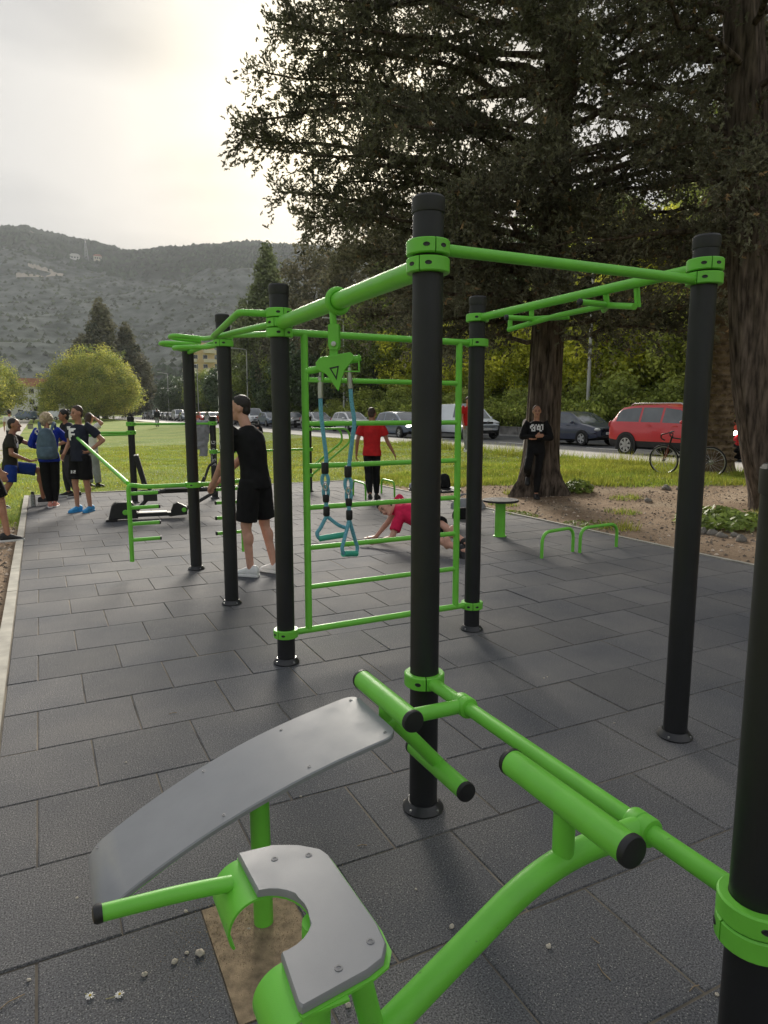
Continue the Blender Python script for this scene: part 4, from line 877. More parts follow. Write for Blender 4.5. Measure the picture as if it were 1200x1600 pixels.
    for sd in 'RL':
        hi, kn, an = J['hip' + sd], J['kn' + sd], J['an' + sd]
        if kind == 'shorts':
            e = hi + (kn - hi) * .88; m.tube([hi - (kn - hi) * .08, hi + (kn - hi) * .25, e], [.080 * k_ + i, .090 * k_ + i, .082 * k_ + i * 1.5], 18)
        elif kind == 'shortshorts':
            e = hi + (kn - hi) * .68; m.tube([hi - (kn - hi) * .08, hi + (kn - hi) * .25, e], [.080 * k_ + i, .090 * k_ + i, .090 * k_ + i * 1.5], 18)
        else:
            lo = kind == 'loose'; m.cap(hi, kn, .076 * k_ + i * .6, .062 * k_ + i * (1.3 if lo else .8), 14); m.ball(kn, (.064 * k_ + i * (1.3 if lo else .6),) * 3, 12, 8); m.tube([kn - (kn - hi) * .03, kn + (an - kn) * .3, kn + (an - kn) * .93], [.060 * k_ + i * (1.4 if lo else .8), .063 * k_ + i * (1.5 if lo else .9), (.058 if lo else .041) * k_ + i * (1.2 if lo else .4)], 16)
    soft(obj('shorts' if 'short' in kind else 'trousers', m, cm, t, 0, False), .0115, 3, (.014 if kind != 'tight' else .004) * s)
    fd = footdir or {}
    for sd in 'RL': shoe(t, J['an' + sd], fd.get(sd, (.12 if sd == 'R' else -.12, 1, 0)), shoes[0] or S_BLACK, shoes[1] or S_WHITE, s, 0, (footup or {}).get(sd))
    return t, tp, J
def decal(name, cloth, rows, c, X, Y, D, sx, sy, mat, parent=None, sub=2):
    """flat print: bitmap rows laid on the cloth along direction D"""
    bpy.context.view_layer.update(); dg = bpy.context.evaluated_depsgraph_get(); tree = BVHTree.FromObject(cloth.evaluated_get(dg).original if False else cloth, dg)
    c, X, Y, D = [np.array(q, float) for q in (c, X, Y, D)]; D = unit(D); nr, nc = len(rows), max(map(len, rows)); mb = MB(); cache = {}
    def hit(i, j):
        if (i, j) not in cache:
            p = c + X * (j / (nc * sub) - .5) * sx + Y * (.5 - i / (nr * sub)) * sy - D * .5; q = tree.ray_cast(Vector(p), Vector(D)); cache[(i, j)] = np.array(q[0]) - D * .005 if q[0] else p + D * .45
        return cache[(i, j)]
    for i in range(nr * sub):
        for j in range(nc * sub):
            r = rows[i // sub]
            if j // sub < len(r) and r[j // sub] == '#': mb.add([hit(i, j), hit(i + 1, j), hit(i + 1, j + 1), hit(i, j + 1)], [[0, 1, 2, 3]])
    return obj(name, mb, mat, cloth, 0, False)
def hd(hx, hy): return math.atan2(-hx, hy)
# man in black working at the rack
person('man in black tee and shorts with white trainers reaching towards the step rack', (-1.27, 6.66, 0), hd(-.90, .44), 1.76,
    dict(pelvis=(0, -.01, .955), chest=(0, .02, 1.275), neck=(0, .085, 1.475), head=(0, .155, 1.635), shR=(.185, .10, 1.415), shL=(-.185, .10, 1.415), elR=(.175, .27, 1.155), wrR=(.075, .50, .90), elL=(-.185, .22, 1.14), wrL=(-.07, .455, .895),
         hipR=(.095, -.01, .92), hipL=(-.095, -.01, .92), knR=(.12, -.02, .50), anR=(.12, -.13, .09), knL=(-.11, .03, .50), anL=(-.10, .00, .085)),
    ('tee', F_BLACK), ('shorts', F_BLACK), (S_WHITE, S_WHITE), SKINP, ('short', HAIRD), (28, -4, 0), vox=.0095, hands=dict(R=((-.25, .75, -.55), (-.5, .2, -.8)), L=((.25, .75, -.55), (.5, .2, -.8))), curl=(1.0, 1.0), bulk=1.02)
# man leaning on the trunk, arms folded
t_, shirt, J_ = person('man in black leaning on the cypress trunk with folded arms and one knee bent', (2.82, 12.72, gz(2.82, 12.72)), hd(-.16, -1), 1.72,
    dict(chest=(0, -.03, 1.27), neck=(0, -.06, 1.475), head=(0, -.03, 1.645), pelvis=(0, .0, .94), shR=(.185, -.06, 1.42), shL=(-.185, -.06, 1.42), elR=(.265, .05, 1.17), wrR=(.02, .20, 1.19), elL=(-.265, .05, 1.15), wrL=(.0, .17, 1.15), hipR=(.092, 0, .91), hipL=(-.092, 0, .91),
         knR=(.16, .33, .60), anR=(.13, -.06, .42), knL=(-.05, .05, .49), anL=(-.03, .06, .085)),
    ('long', F_BLACK), ('trousers', F_BLACK), (S_BLACK, S_BLACK), SKIN, ('buzz', STUB), (4, -2, 0), hands=dict(R=((-1, .1, .1), (0, -1, 0)), L=((1, .1, .05), (0, -1, 0))), footdir=dict(R=(.05, .75, -.7)), footup=dict(R=(0, .7, .7)))
decal('chest_print', shirt, ['.##.#.#.##', '##.#.###.#', '#.##.#.#.#', '.#.#.###.#', '.###...##.'], (0, .12, 1.31), (-1, 0, 0), (0, 0, 1), (0, -1, 0), .24, .13, WHITE)
# man walking away in red tee
person('man in red tee and black trousers walking away beyond the green ladder', (-.22, 12.45, 0), hd(.12, 1), 1.69,
    dict(elR=(.285, .02, 1.14), wrR=(.40, .06, .92), shR=(.19, 0, 1.42), elL=(-.27, -.05, 1.14), wrL=(-.30, .02, .9), knR=(.06, .14, .50), anR=(.06, .22, .085), knL=(-.06, -.02, .50), anL=(.0, -.28, .14)),
    ('tee', F_RED), ('trousers', F_BLACK), (S_BLACK, S_BLACK), SKIN2, ('buzz', HAIRB), (-6, 0, 0))
# person in pink in a plank on the mat
pk = dict(pelvis=(.52, 8.02, .31), chest=(.33, 8.20, .385), neck=(.155, 8.34, .46), head=(.02, 8.22, .445), shR=(.20, 8.49, .52), elR=(.06, 8.52, .24), wrR=(-.10, 8.46, .05), shL=(.19, 8.14, .36), elL=(.09, 8.02, .11), wrL=(-.15, 8.06, .045),
          hipR=(.55, 8.10, .33), hipL=(.50, 7.94, .29), knR=(.72, 7.82, .27), anR=(.94, 7.58, .13), knL=(.64, 7.68, .15), anL=(.885, 7.42, .085))
L0_ = np.array([.35, 8.0, 0]); pk = {k: np.array(v) - L0_ for k, v in pk.items()}
t_, shirt, J_ = person('person in pink tee holding a low plank on the mat behind the ladder', tuple(L0_), 0, 1.66, pk, ('tee', F_PINK), ('shortshorts', F_BLACK), (S_BLACK, S_BLACK), SKINP, ('short', HAIRD), (150, -20, 62), hands=dict(R=((-1, -.1, -.05), (0, 0, -1)), L=((-1, .1, -.05), (0, 0, -1))), curl=(.1, .1),
    footdir=dict(R=(.45, -.45, -.75), L=(.45, -.45, -.75)), footup=dict(R=(.5, -.5, .6), L=(.5, -.5, .6)), hgt=False)
# group by the far left corner
t_, shirt, J_ = person('young man in navy tee and black shorts with bright blue trainers, hand on hip', (-4.88, 10.98, 0), hd(-.30, -.95), 1.70,
    dict(shL=(-.185, -.01, 1.425), elL=(-.37, -.13, 1.20), wrL=(-.20, .015, 1.02), elR=(.25, -.05, 1.15), wrR=(.22, .12, .97), anR=(.10, .02, .085), anL=(-.08, -.07, .085), knR=(.09, .05, .5), knL=(-.08, -.02, .5)),
    ('tee', F_NAVY), ('shorts', F_BLACK), (S_BLUE, S_BLUE), SKIN, ('short', HAIRB), (-14, -3, 0), hands=dict(L=((.75, .25, -.3), (.6, .2, .2))))
decal('chest_print', shirt, ['##.....', '#######', '.#####.', '.###...', '.######', '.####..', '.###...', '..##...'], (.07, .14, 1.27), (-1, 0, 0), (0, 0, 1), (0, -1, 0), .20, .22, WHITE)
shorts_ = [c for c in t_.children if c.name.startswith('shorts')][0]
decal('shorts_print', shorts_, ['##.##', '.#..#', '##.##', '.#.#.', '##.##'], (.05, .14, .66), (-1, 0, 0), (0, 0, 1), (0, -1, 0), .07, .045, WHITE)
obj('watch', MB().tube([np.array(J_['wrL']) + (J_['elL'] - J_['wrL']) * q for q in (.05, .17)], .034, 12), S_BLACK, t_, 35, False)
t_, shirt, J_ = person('woman with curly blonde hair in blue jacket and black leggings, seen from behind', (-5.66, 11.55, 0), hd(-.36, .93), 1.60,
    dict(elL=(-.29, .05, 1.17), wrL=(-.16, .26, 1.10), elR=(.30, .12, 1.27), wrR=(.42, .34, 1.22), anR=(.05, .02, .085), anL=(-.03, -.06, .085), knR=(.08, .02, .5), knL=(-.08, .0, .5)),
    ('long', F_BLUE), ('tight', F_BLACK), (S_CORAL, S_WHITE), SKIN, ('curly', HAIRL), (-20, 0, 0), fem=1, bulk=1.06)
decal('back_print', shirt, ['.##.#..', '#..#.##', '##.##.#', '.##..##'], (-.12, -.15, 1.28), (1, 0, 0), (0, 0, 1), (0, 1, 0), .12, .10, WHITE)
bp = thing('backpack', 'slate grey backpack worn by the woman in the blue jacket', 'backpack', (-5.66, 11.55, 0), hd(-.36, .93)); SLATE = fab('slate_pack_cloth', (.10, .15, .20), .2)
m = MB(); m.rings([ell(np.array([0, -.235 - .01 * q, z]), np.array([1, 0, 0]), np.array([0, 1, 0]), w, d) for q, (z, w, d) in enumerate(((.83, .10, .05), (.85, .155, .09), (.95, .165, .105), (1.12, .150, .10), (1.25, .120, .08), (1.32, .085, .055), (1.345, .04, .03)))])
soft(obj('pack_bag', m, SLATE, bp, 0, False), .012, 2, .014); m = MB(); m.rings([ell(np.array([0, -.35, z]), np.array([1, 0, 0]), np.array([0, 1, 0]), w, d) for z, w, d in ((.86, .09, .03), (.89, .12, .045), (1.0, .12, .04), (1.04, .10, .03))]); soft(obj('front_pocket', m, SLATE, bp, 0, False), .012, 2, .01)
for sg in (-1, 1): obj('shoulder_strap', MB().tube(bend([(sg * .07, -.20, 1.27), (sg * .10, -.11, 1.39), (sg * .115, .0, 1.44), (sg * .12, .13, 1.33), (sg * .14, .12, 1.1)], .05), .024, 8), SLATE, bp, 60, False)
obj('strap', MB().cap((-.09, -.30, 1.15), (.09, -.30, 1.15), .012), SLATE, bp, 60, False)
person('dark haired woman in black tee and charcoal leggings facing the blonde woman', (-6.02, 13.0, 0), hd(-.72, -.55), 1.66,
    dict(elR=(.22, .06, 1.16), wrR=(.08, .28, 1.08), elL=(-.23, .04, 1.14), wrL=(-.16, .28, 1.02), anR=(.12, .0, .085), anL=(-.12, -.1, .085)),
    ('tee', F_BLACK), ('tight', F_CHAR), (S_BLACK, S_WHITE), SKIN2, ('bun', HAIRD), (10, 0, 0), fem=1)
person('woman with long brown hair in white top and loose grey trousers, behind the young man', (-6.42, 15.0, gz(-6.42, 15)), hd(.25, 1), 1.63,
    dict(elR=(.30, .05, 1.52), wrR=(.12, .02, 1.66), elL=(-.28, .1, 1.2), wrL=(-.12, .25, 1.15), anR=(.14, .02, .085), anL=(-.06, -.03, .085)),
    ('tee', F_WHITE), ('loose', F_GREY), (S_BLACK, S_BLACK), SKIN, ('long', HAIRB), (0, 0, 0), fem=1)
t_, shirt, J_ = person('man in black tee and blue shorts lunging with one foot on the mat corner', (-6.30, 11.50, 0), hd(.92, .38), 1.74,
    dict(pelvis=(0, 0, .73), chest=(0, .03, 1.05), neck=(0, .06, 1.25), head=(0, .115, 1.405), shR=(.185, .05, 1.20), shL=(-.185, .05, 1.20), elR=(.27, .06, .93), wrR=(.19, .33, .80), elL=(-.25, .25, 1.09), wrL=(-.2, .50, 1.06), hipR=(.095, .02, .70), hipL=(-.095, -.02, .70),
         knL=(-.12, .43, .62), anL=(-.12, .46, .12), knR=(.11, -.02, .42), anR=(.10, -.22, .085)),
    ('tee', F_OLIVE), ('shorts', F_COB), (S_BLACK, S_WHITE), SKIN2, ('buzz', HAIRD), (-12, 0, 0), hands=dict(R=((.15, .9, .1), (0, .1, 1))))
decal('chest_print', shirt, ['.#', '##', '##', '##'], (.09, .15, 1.06), (-1, 0, 0), (0, 0, 1), (0, -1, 0), .05, .10, WHITE)
ph = bevel(solid('phone', 'black phone held by the lunging man at far left', 'phone', MB().box((0, 0, 0), (.155, .075, .011)), S_BLACK, (0, 0, 0)), .003)
mw = Matrix.Translation((-6.30, 11.50, 0)) @ Matrix.Rotation(hd(.92, .38), 4, 'Z'); ph.location = mw @ Vector((.17, .47, .835)); ph.rotation_euler = (0, R(-4), hd(.92, .38) + R(90))
person('person in grey striped top cut off by the left edge of the picture', (-4.93, 8.42, 0), hd(.75, .65), 1.76, dict(elR=(.30, .0, 1.14), wrR=(.32, .1, .9), anR=(.16, .16, .085), knR=(.14, .12, .5), anL=(-.1, -.2, .085)),
    ('tee', F_TAUPE), ('shorts', F_BLACK), (S_BLACK, S_WHITE), SKIN, ('short', HAIRD))
person('person in white top walking on the path far beyond the lunging man', (-16.3, 30, gz(-16.3, 30)), hd(-.5, 1), 1.74, None, ('tee', F_WHITE), ('loose', F_CHAR), (S_BLACK, S_BLACK), SKIN, ('short', HAIRD), vox=.02)
person('tiny figure in dark clothes walking on the promenade by the parked cars', (-21.4, 65, gz(-21.4, 65) + .08), hd(-.4, .9), 1.76, dict(anR=(.1, .2, .085), anL=(-.1, -.22, .1)), ('long', F_CHAR), ('loose', F_GREY), (S_BLACK, S_BLACK), SKIN, ('short', HAIRD), vox=.022)
person('person in red tee and grey trousers mostly hidden by the far ladder post', (2.79, 23, gz(2.79, 23)), hd(.6, -.8), 1.84, dict(anR=(.1, .15, .085), anL=(-.1, -.15, .085)), ('tee', F_RED), ('loose', F_GREY), (S_WHITE, S_WHITE), SKIN, ('short', HAIRB), vox=.016)
person('person in black and white jacket standing behind the cypress trunk', (2.97, 13.98, gz(2.97, 13.98)), hd(.9, .3), 1.66, dict(elL=(-.31, .05, 1.25), wrL=(-.22, .3, 1.32), elR=(.30, 0, 1.2)), ('long', F_WHITE), ('trousers', F_BLACK), (S_BLACK, S_BLACK), SKIN, ('short', HAIRD))
# ================================================================== VEHICLES
GLASS = M('tinted_sky_glass', (.085, .10, .115), .05, .35, 1.2, spec=1.0); TYRE = M('tyre', (.012, .012, .012), .8, .2, 30); RIMM = M('alloy_rim', (.50, .50, .51), .35, .1, 10, metal=.7); TRIM = M('black_trim', (.014, .014, .015), .55, .15, 8)  # GLASS: tint lightened, the reflected sky is put into its base colour
HLAMP = M('lamp_lens', (.62, .63, .62), .12, .1, 30, spec=.7); TLAMP = M('tail_lens', (.36, .01, .012), .2, .2, 20); PLATE = M('number_plate', (.72, .72, .70), .5, .05); DARKM = M('plate_lettering', (.02, .02, .03), .6, .05); CHROME = M('chrome', (.6, .6, .6), .15, .05, metal=1)
LIT = M('lit_headlamp', (.9, .9, .85), .3, 0); LIT.node_tree.nodes['Principled BSDF'].inputs['Emission Color'].default_value = (1, .97, .86, 1); LIT.node_tree.nodes['Principled BSDF'].inputs['Emission Strength'].default_value = 9
def paint(n, c, rough=.28): return M(n, c, rough, .03, 2, coat=.7, spec=.5)
SPEC = {   # x from the tail, sill z, waist z, roof z (None: no cabin there), half width
 'hatch': dict(W=1.76, r=.315, wx=(.82, 3.40), st=[(0, .46, .78, 0, .60), (.05, .32, .90, 0, .76), (.12, .26, .955, .97, .82), (.42, .22, .955, 1.30, .86), (.62, .20, .95, 1.41, .875), (1.15, .19, .94, 1.47, .88), (1.42, .19, .935, 1.482, .88), (1.50, .19, .93, 1.484, .88), (2.20, .19, .92, 1.46, .88), (2.50, .19, .92, 1.41, .88), (2.95, .20, .93, 1.17, .875), (3.28, .21, .93, .955, .865), (3.55, .22, .88, 0, .855), (3.90, .26, .79, 0, .82), (4.10, .30, .69, 0, .74), (4.18, .36, .60, 0, .64), (4.20, .44, .54, 0, .52)], rw=(2, 4), ws=(9, 11), side=[(4, 6), (7, 9), (9, 11)]),
 'suv': dict(W=1.88, r=.365, wx=(.92, 3.72), st=[(0, .52, .88, 0, .70), (.05, .38, 1.02, 0, .84), (.14, .30, 1.10, 1.12, .90), (.38, .27, 1.10, 1.46, .925), (.55, .26, 1.095, 1.60, .935), (1.0, .25, 1.085, 1.66, .94), (1.36, .25, 1.08, 1.675, .94), (1.44, .25, 1.08, 1.678, .94), (2.22, .25, 1.07, 1.67, .94), (2.30, .25, 1.07, 1.665, .94), (2.85, .25, 1.06, 1.585, .94), (3.30, .26, 1.06, 1.30, .935), (3.58, .27, 1.06, 1.085, .925), (3.95, .29, 1.03, 0, .91), (4.35, .32, .95, 0, .87), (4.58, .36, .84, 0, .80), (4.67, .42, .74, 0, .70), (4.70, .50, .66, 0, .58)], rw=(2, 4), ws=(10, 12), side=[(3, 6), (7, 8), (9, 10), (10, 12)]),
 'van': dict(W=1.90, r=.33, wx=(.95, 4.02), st=[(0, .45, 1.0, 1.75, .82), (.03, .36, 1.10, 1.84, .88), (.10, .30, 1.12, 1.88, .92), (1.5, .27, 1.11, 1.90, .945), (2.5, .27, 1.10, 1.90, .945), (2.62, .27, 1.10, 1.90, .945), (2.95, .27, 1.09, 1.87, .945), (3.35, .27, 1.08, 1.62, .94), (3.80, .28, 1.06, 1.24, .93), (3.98, .28, 1.06, 1.085, .925), (4.30, .30, .98, 0, .91), (4.58, .33, .86, 0, .86), (4.72, .40, .74, 0, .76), (4.75, .48, .66, 0, .66)], rw=(0, 0), ws=(6, 9), side=[(5, 6), (6, 9)]),
}
def car(kind, label, pm, loc, rz, name='parked_car', cat='car', group=None, lower=None, lit=False, plate='PG KT 418', emblem=None, bumper=None, rim='five'):
    sp = SPEC[kind]; st = sp['st']; L_ = st[-1][0]; t = thing(name, label, cat, loc, rz, group); rings = []
    for x, zb, zw, zr, hw in st:
        cab = zr > 0; top_ = zr if cab else zw + .035; f = max(0, min(1, (top_ - zw) / .5)) if cab else 0
        hr = hw * (.90 - .15 * f) if cab else hw * .80; wy = hw * .955
        lerp = lambda a, b, q: a + (b - a) * q
        half = [(0, zb), (hw * .86, zb), (hw * .965, zb + .07), (hw, zb + .26), (hw * .995, zw - .17), (wy, zw - .02), (lerp(wy, hr, .07), lerp(zw, top_, .06)), (lerp(wy, hr, .80), lerp(zw, top_, .83)), (lerp(wy, hr, .98), lerp(zw, top_, .95)), (hr * .86, lerp(zw, top_, .988)), (hr * .45, top_ - .004 if cab else top_), (0, top_ + (.012 if cab else .012))]
        full = half + [(-y, z) for y, z in half[-2:0:-1]]; rings.append([(x - L_ / 2, y, z) for y, z in full])
    n = len(rings[0]); nh = 12; V = np.concatenate([np.array(r) for r in rings]); body, side, ws, rw, low = MB(), MB(), MB(), MB(), MB(); Fs = {k: [] for k in ('body', 'side', 'ws', 'rw', 'low')}
    for a in range(len(rings) - 1):
        for i in range(n):
            j = (i + 1) % n; seg = i if i < nh - 1 else n - 1 - i; f = [a * n + i, a * n + j, a * n + n + j, a * n + n + i]; k = 'body'
            if seg == 6 and any(p <= a < q for p, q in sp['side']): k = 'side'
            elif seg >= 9 and sp['ws'][0] <= a < sp['ws'][1]: k = 'ws'
            elif seg >= 9 and sp['rw'][0] <= a < sp['rw'][1]: k = 'rw'
            elif seg <= 1 or (lower is not None and seg == 2): k = 'low'
            elif bumper is not None and seg in (2, 3) and a >= len(rings) - 5: k = 'low'
            Fs[k].append(f)
    Fs['body'] += [list(range(n))[::-1], [(len(rings) - 1) * n + i for i in range(n)]]
    for k, nm, mm in (('body', 'body', pm), ('low', 'sill', TRIM), ('side', 'side_windows', GLASS), ('ws', 'windscreen', GLASS), ('rw', 'rear_window', GLASS)):
        if not Fs[k]: continue
        if k == 'side':       # each pane its own part
            comps = {}
            for f in Fs[k]:
                a = f[0] // n; run = next(p for p, q in sp['side'] if p <= a < q); comps.setdefault((run, V[f[0]][1] > 0), []).append(f)
            for fs in comps.values(): obj('side_window', MB().add(V, fs), mm, t, 0, False)
        else: obj(nm, MB().add(V, Fs[k]), mm, t, 30, False)
    for o in t.children:                       # drop unused vertices
        bm = bmesh.new(); bm.from_mesh(o.data); bmesh.ops.delete(bm, geom=[v for v in bm.verts if not v.link_faces], context='VERTS'); bm.to_mesh(o.data); bm.free()
    r = sp['r']; W2 = max(s[4] for s in st)
    ty = MB().lathe([(r * .62, -.10), (r * .95, -.105), (r, -.085), (r, .085), (r * .95, .105), (r * .66, .10), (r * .64, .085)], (0, 0, 0), 24, 0, (0, 1, 0)).mesh('tyre', TYRE)
    rm = MB().lathe([(r * .66, .05), (r * .66, .092), (r * .58, .09), (r * .57, .055), (0, .05)], (0, 0, 0), 24, 0, (0, 1, 0)); ns = 5 if rim == 'five' else 7
    for k in range(ns):
        a = k * 2 * math.pi / ns; d = np.array([math.cos(a), 0, math.sin(a)]); q = np.array([-d[2], 0, d[0]]); rm.prism([(-.05, .02), (.05, .02), (.035, r * .6), (-.035, r * .6)], .03, (0, .06, 0), q, d, (0, 1, 0))
    rm.lathe([(.06, .055), (.055, .10), (0, .102)], (0, 0, 0), 12, 0, (0, 1, 0)); rmm = rm.mesh('rim', RIMM)
    for wx in sp['wx']:
        for s in (1, -1):
            hwx = np.interp(wx, [q[0] for q in st], [q[4] for q in st])
            arch = [((r * 1.17) * math.cos(a), max(-.02, (r * 1.17) * math.sin(a))) for a in np.linspace(0, math.pi, 16)]
            obj('wheel_arch', MB().prism([(wx - L_ / 2 + p[0], r + p[1] * 1.0) for p in arch] + [(wx - L_ / 2 - r * 1.17, r * .55), (wx - L_ / 2 + r * 1.17, r * .55)], .05, (0, s * (hwx + .004) - .025, 0), (1, 0, 0), (0, 0, 1), (0, 1, 0)), TRIM, t, 0, False)
            w = bpy.data.objects.new('wheel', ty); COL.objects.link(w); w.parent = t; w.location = (wx - L_ / 2, s * (hwx - .06), r); w.rotation_euler = (0, .4 * wx, 0 if s > 0 else math.pi)
            q = bpy.data.objects.new('rim', rmm); COL.objects.link(q); q.parent = w
    F = L_ / 2; zl = np.interp(st[-4][0], [q[0] for q in st], [q[2] for q in st])
    for s in (1, -1):
        y0 = W2 * .66; xh = F - .17 if kind != 'suv' else F - .15
        obj('headlight', MB().ball((xh, s * y0, zl - .10), (.13, .20, .085), 14, 8, 0, rotm(-s * .45)), LIT if lit else HLAMP, t, 60, False)
        obj('tail_light', MB().ball((-F + .07, s * W2 * .80, st[2][2] - .08), (.06, .14, .13), 12, 8), TLAMP, t, 60, False)
        mx = np.interp(st[sp['ws'][1]][0] - .42, [q[0] for q in st], [q[2] for q in st]); obj('mirror', MB().ball((st[sp['ws'][1]][0] - .42 - F, s * (W2 + .06), mx + .07), (.07, .11, .065), 10, 7), pm, t, 60, False)
        for xx in ((1.75, 2.7) if kind != 'van' else (2.9,)): obj('door_handle', MB().box((xx * L_ / 4.5 - F, s * (W2 * .985), .86 if kind == 'hatch' else 1.0), (.16, .03, .022)), pm, t, 0, False)
    zg = zl - .10; xg = F - .07
    obj('grille', MB().box((xg, 0, zg), (.08, W2 * .75, .11)).box((F - .03, 0, .40), (.08, W2 * 1.0, .10)), TRIM, t, 0, False)
    pl = obj('number_plate', MB().box((F + .012, 0, .54), (.02, .50, .11)), PLATE, t, 0, False)
    Vt, Ft = curve_mesh(plate, .085); obj('lettering', MB().add(np.stack([np.full(len(Vt), F + .0235), Vt[:, 0], .54 + Vt[:, 1]], 1), Ft), DARKM, pl, 0, False)
    obj('number_plate', MB().box((-F - .008, 0, .72), (.02, .50, .11)), PLATE, t, 0, False)
    if emblem:
        c = np.array([F - .005, 0, zg + .015]); a = np.arange(20) * 2 * np.pi / 20; e = MB().tube([c + [0, .075 * math.cos(q), .075 * math.sin(q)] for q in a], .008, 6, 0, True, True)
        segs = [((0, 0), (.072 * math.sin(q), .072 * math.cos(q))) for q in (0, 2.094, 4.189)] if emblem == 'star' else [((-.045, .058), (0, -.005)), ((.045, .058), (0, -.005)), ((-.066, .03), (-.03, -.062)), ((-.03, -.062), (0, 0)), ((0, 0), (.03, -.062)), ((.03, -.062), (.066, .03))]
        for p, q in segs: e.cap(c + [0, *p], c + [0, *q], .007, .007, 6)
        obj('emblem', e, CHROME, t, 60, False)
    return t
FWD = math.atan2(-UX, UY)
ZR = .178
def lane(u, v): return tuple(uv(u, v, ZR))
P_RED = paint('red_car_paint', (.62, .022, .03)); P_NAVY = paint('dark_blue_car_paint', (.035, .045, .085)); P_WHITE = paint('white_car_paint', (.70, .71, .72)); P_ICE = paint('pale_blue_van_paint', (.66, .70, .75)); P_SLV = paint('silver_car_paint', (.38, .39, .40)); P_BLK = paint('black_car_paint', (.018, .018, .02)); P_GRY = paint('grey_car_paint', (.12, .125, .135)); P_BLU = paint('blue_grey_car_paint', (.10, .14, .20))
sv = car('suv', 'red sport utility car with roof rails driving past the leaning bicycle', P_RED, lane(18.15, 15.2), FWD, 'red_suv', lower=1, lit=True, rim='seven', plate='PG MX 204')
for s in (1, -1): obj('roof_rail', MB().tube([(-1.55, s * .62, 1.655), (-1.45, s * .62, 1.71), (.4, s * .62, 1.70), (.55, s * .62, 1.62)], .02, 8), STEEL, sv, 35, False)
car('hatch', 'dark blue hatchback with pale headlights behind the leaning man', P_NAVY, lane(21.65, 23.9), FWD, emblem='rings', plate='BD KT 027')
car('van', 'pale blue white panel van with black bumper behind the ladder', P_ICE, lane(21.3, 32.6), FWD, 'parked_van', 'van', bumper=1, emblem='star', plate='KO AK 512')
car('hatch', 'dark blue grey car with a lit headlight beside the man in red', P_BLU, lane(18.6, 34.9), FWD, 'moving_car', lit=True)
car('hatch', 'white hatchback between the blue rope and the head of the man in red', P_WHITE, lane(21.3, 48.3), FWD, plate='PG CD 731')
PROTO = {}
row_ = [('hatch', P_SLV, 'silver hatchback framed by the left side of the green ladder'), ('hatch', P_GRY, 'grey hatchback just right of the tall ladder post on the left'), ('hatch', P_BLU, 'blue grey hatchback right of the head of the man in black'), ('van', P_WHITE, 'white van right behind the head of the man in black'), ('hatch', P_BLK, 'black hatchback hidden behind the man in black'), ('hatch', P_RED, 'red hatchback half hidden by the lettered post'), ('hatch', P_SLV, 'silver hatchback directly above the hanging grey shirt'), ('hatch', P_RED, 'red hatchback just right of the leftmost tall post'), ('hatch', P_GRY, 'grey car second from the leftmost tall post going left'), ('hatch', P_BLU, 'blue grey car right beside the tiny walking figure'), ('van', P_WHITE, 'white van directly behind the tiny walking figure'), ('hatch', P_GRY, 'grey car just left of the tiny walking figure'), ('hatch', P_SLV, 'silver car second left of the tiny walking figure'), ('hatch', P_WHITE, 'white car third left of the tiny walking figure'), ('van', P_SLV, 'silver van near the far end of the parked row'), ('hatch', P_BLK, 'black car last but one in the parked row'), ('hatch', P_WHITE, 'white car farthest away in the parked row')]
v_ = 55.6
for kd, pm, lb in row_:
    p_ = lane(21.3 + rng.normal(0, .12), v_); v_ += 6.2 + rng.uniform(0, .8)
    if (kd, pm.name) not in PROTO: PROTO[kd, pm.name] = car(kd, lb, pm, p_, FWD, 'parked_van' if kd == 'van' else 'parked_car', 'van' if kd == 'van' else 'car', 'vehicles parked in a row down the road', plate='PG 4%d' % len(PROTO))
    else: dup(PROTO[kd, pm.name], p_, FWD + rng.normal(0, .02), lb)
for t in PROTO.values(): t['group'] = 'vehicles parked in a row down the road'
car('van', 'grey blue van at the far end of the lawn path', P_BLU, (-73.5, 141, 0), R(165), 'parked_van', 'van', 'vans beyond the lawn'); car('van', 'white van right of the grey blue van at the far end of the lawn path', P_WHITE, (-68, 142, 0), R(160), 'parked_van', 'van', 'vans beyond the lawn')

# ================================================================== BICYCLE
bk = thing('bicycle', 'black road bicycle leaning by the palm trunk on the grass', 'bicycle', (6.525, 14.70, gz(6.5, 14.7) + .0), math.atan2(.70, -.65)); bk.rotation_euler = (R(-6), 0, math.atan2(.70, -.65))
FRM = M('bicycle_frame_paint', (.02, .02, .022), .3, .1, 4); FORK = M('red_fork_paint', (.20, .02, .02), .35, .1)
RW, wb = .335, 1.0
for x in (-wb / 2, wb / 2):
    a = np.arange(32) * 2 * np.pi / 32; w = obj('wheel', MB().tube([(x + (RW - .016) * math.cos(q), 0, RW + (RW - .016) * math.sin(q)) for q in a], .016, 8, 0, True, True), TYRE, bk, 60, False)
    obj('rim', MB().tube([(x + (RW - .040) * math.cos(q), 0, RW + (RW - .040) * math.sin(q)) for q in a], .011, 8, 0, True, True), RIMM, w, 60, False)
    sm = MB()
    for k in range(20): q = k * math.pi / 10; sm.tube([(x + .02 * math.cos(q + 1.2), .03 * (-1) ** k, RW + .02 * math.sin(q + 1.2)), (x + (RW - .045) * math.cos(q), 0, RW + (RW - .045) * math.sin(q))], .0022, 4)
    obj('spokes', sm, RIMM, w, 0, False)['kind'] = 'stuff'; obj('hub', MB().lathe([(.02, -.05), (.026, -.03), (.016, 0), (.026, .03), (.02, .05)], (x, 0, RW), 12, 0, (0, 1, 0)), STEEL, w, 40, False)
obj('cassette', MB().lathe([(.055, .02), (.055, .024), (.035, .045), (0, .045)], (-wb / 2, 0, RW), 20, 0, (0, -1, 0)), STEEL, bk, 40, False)
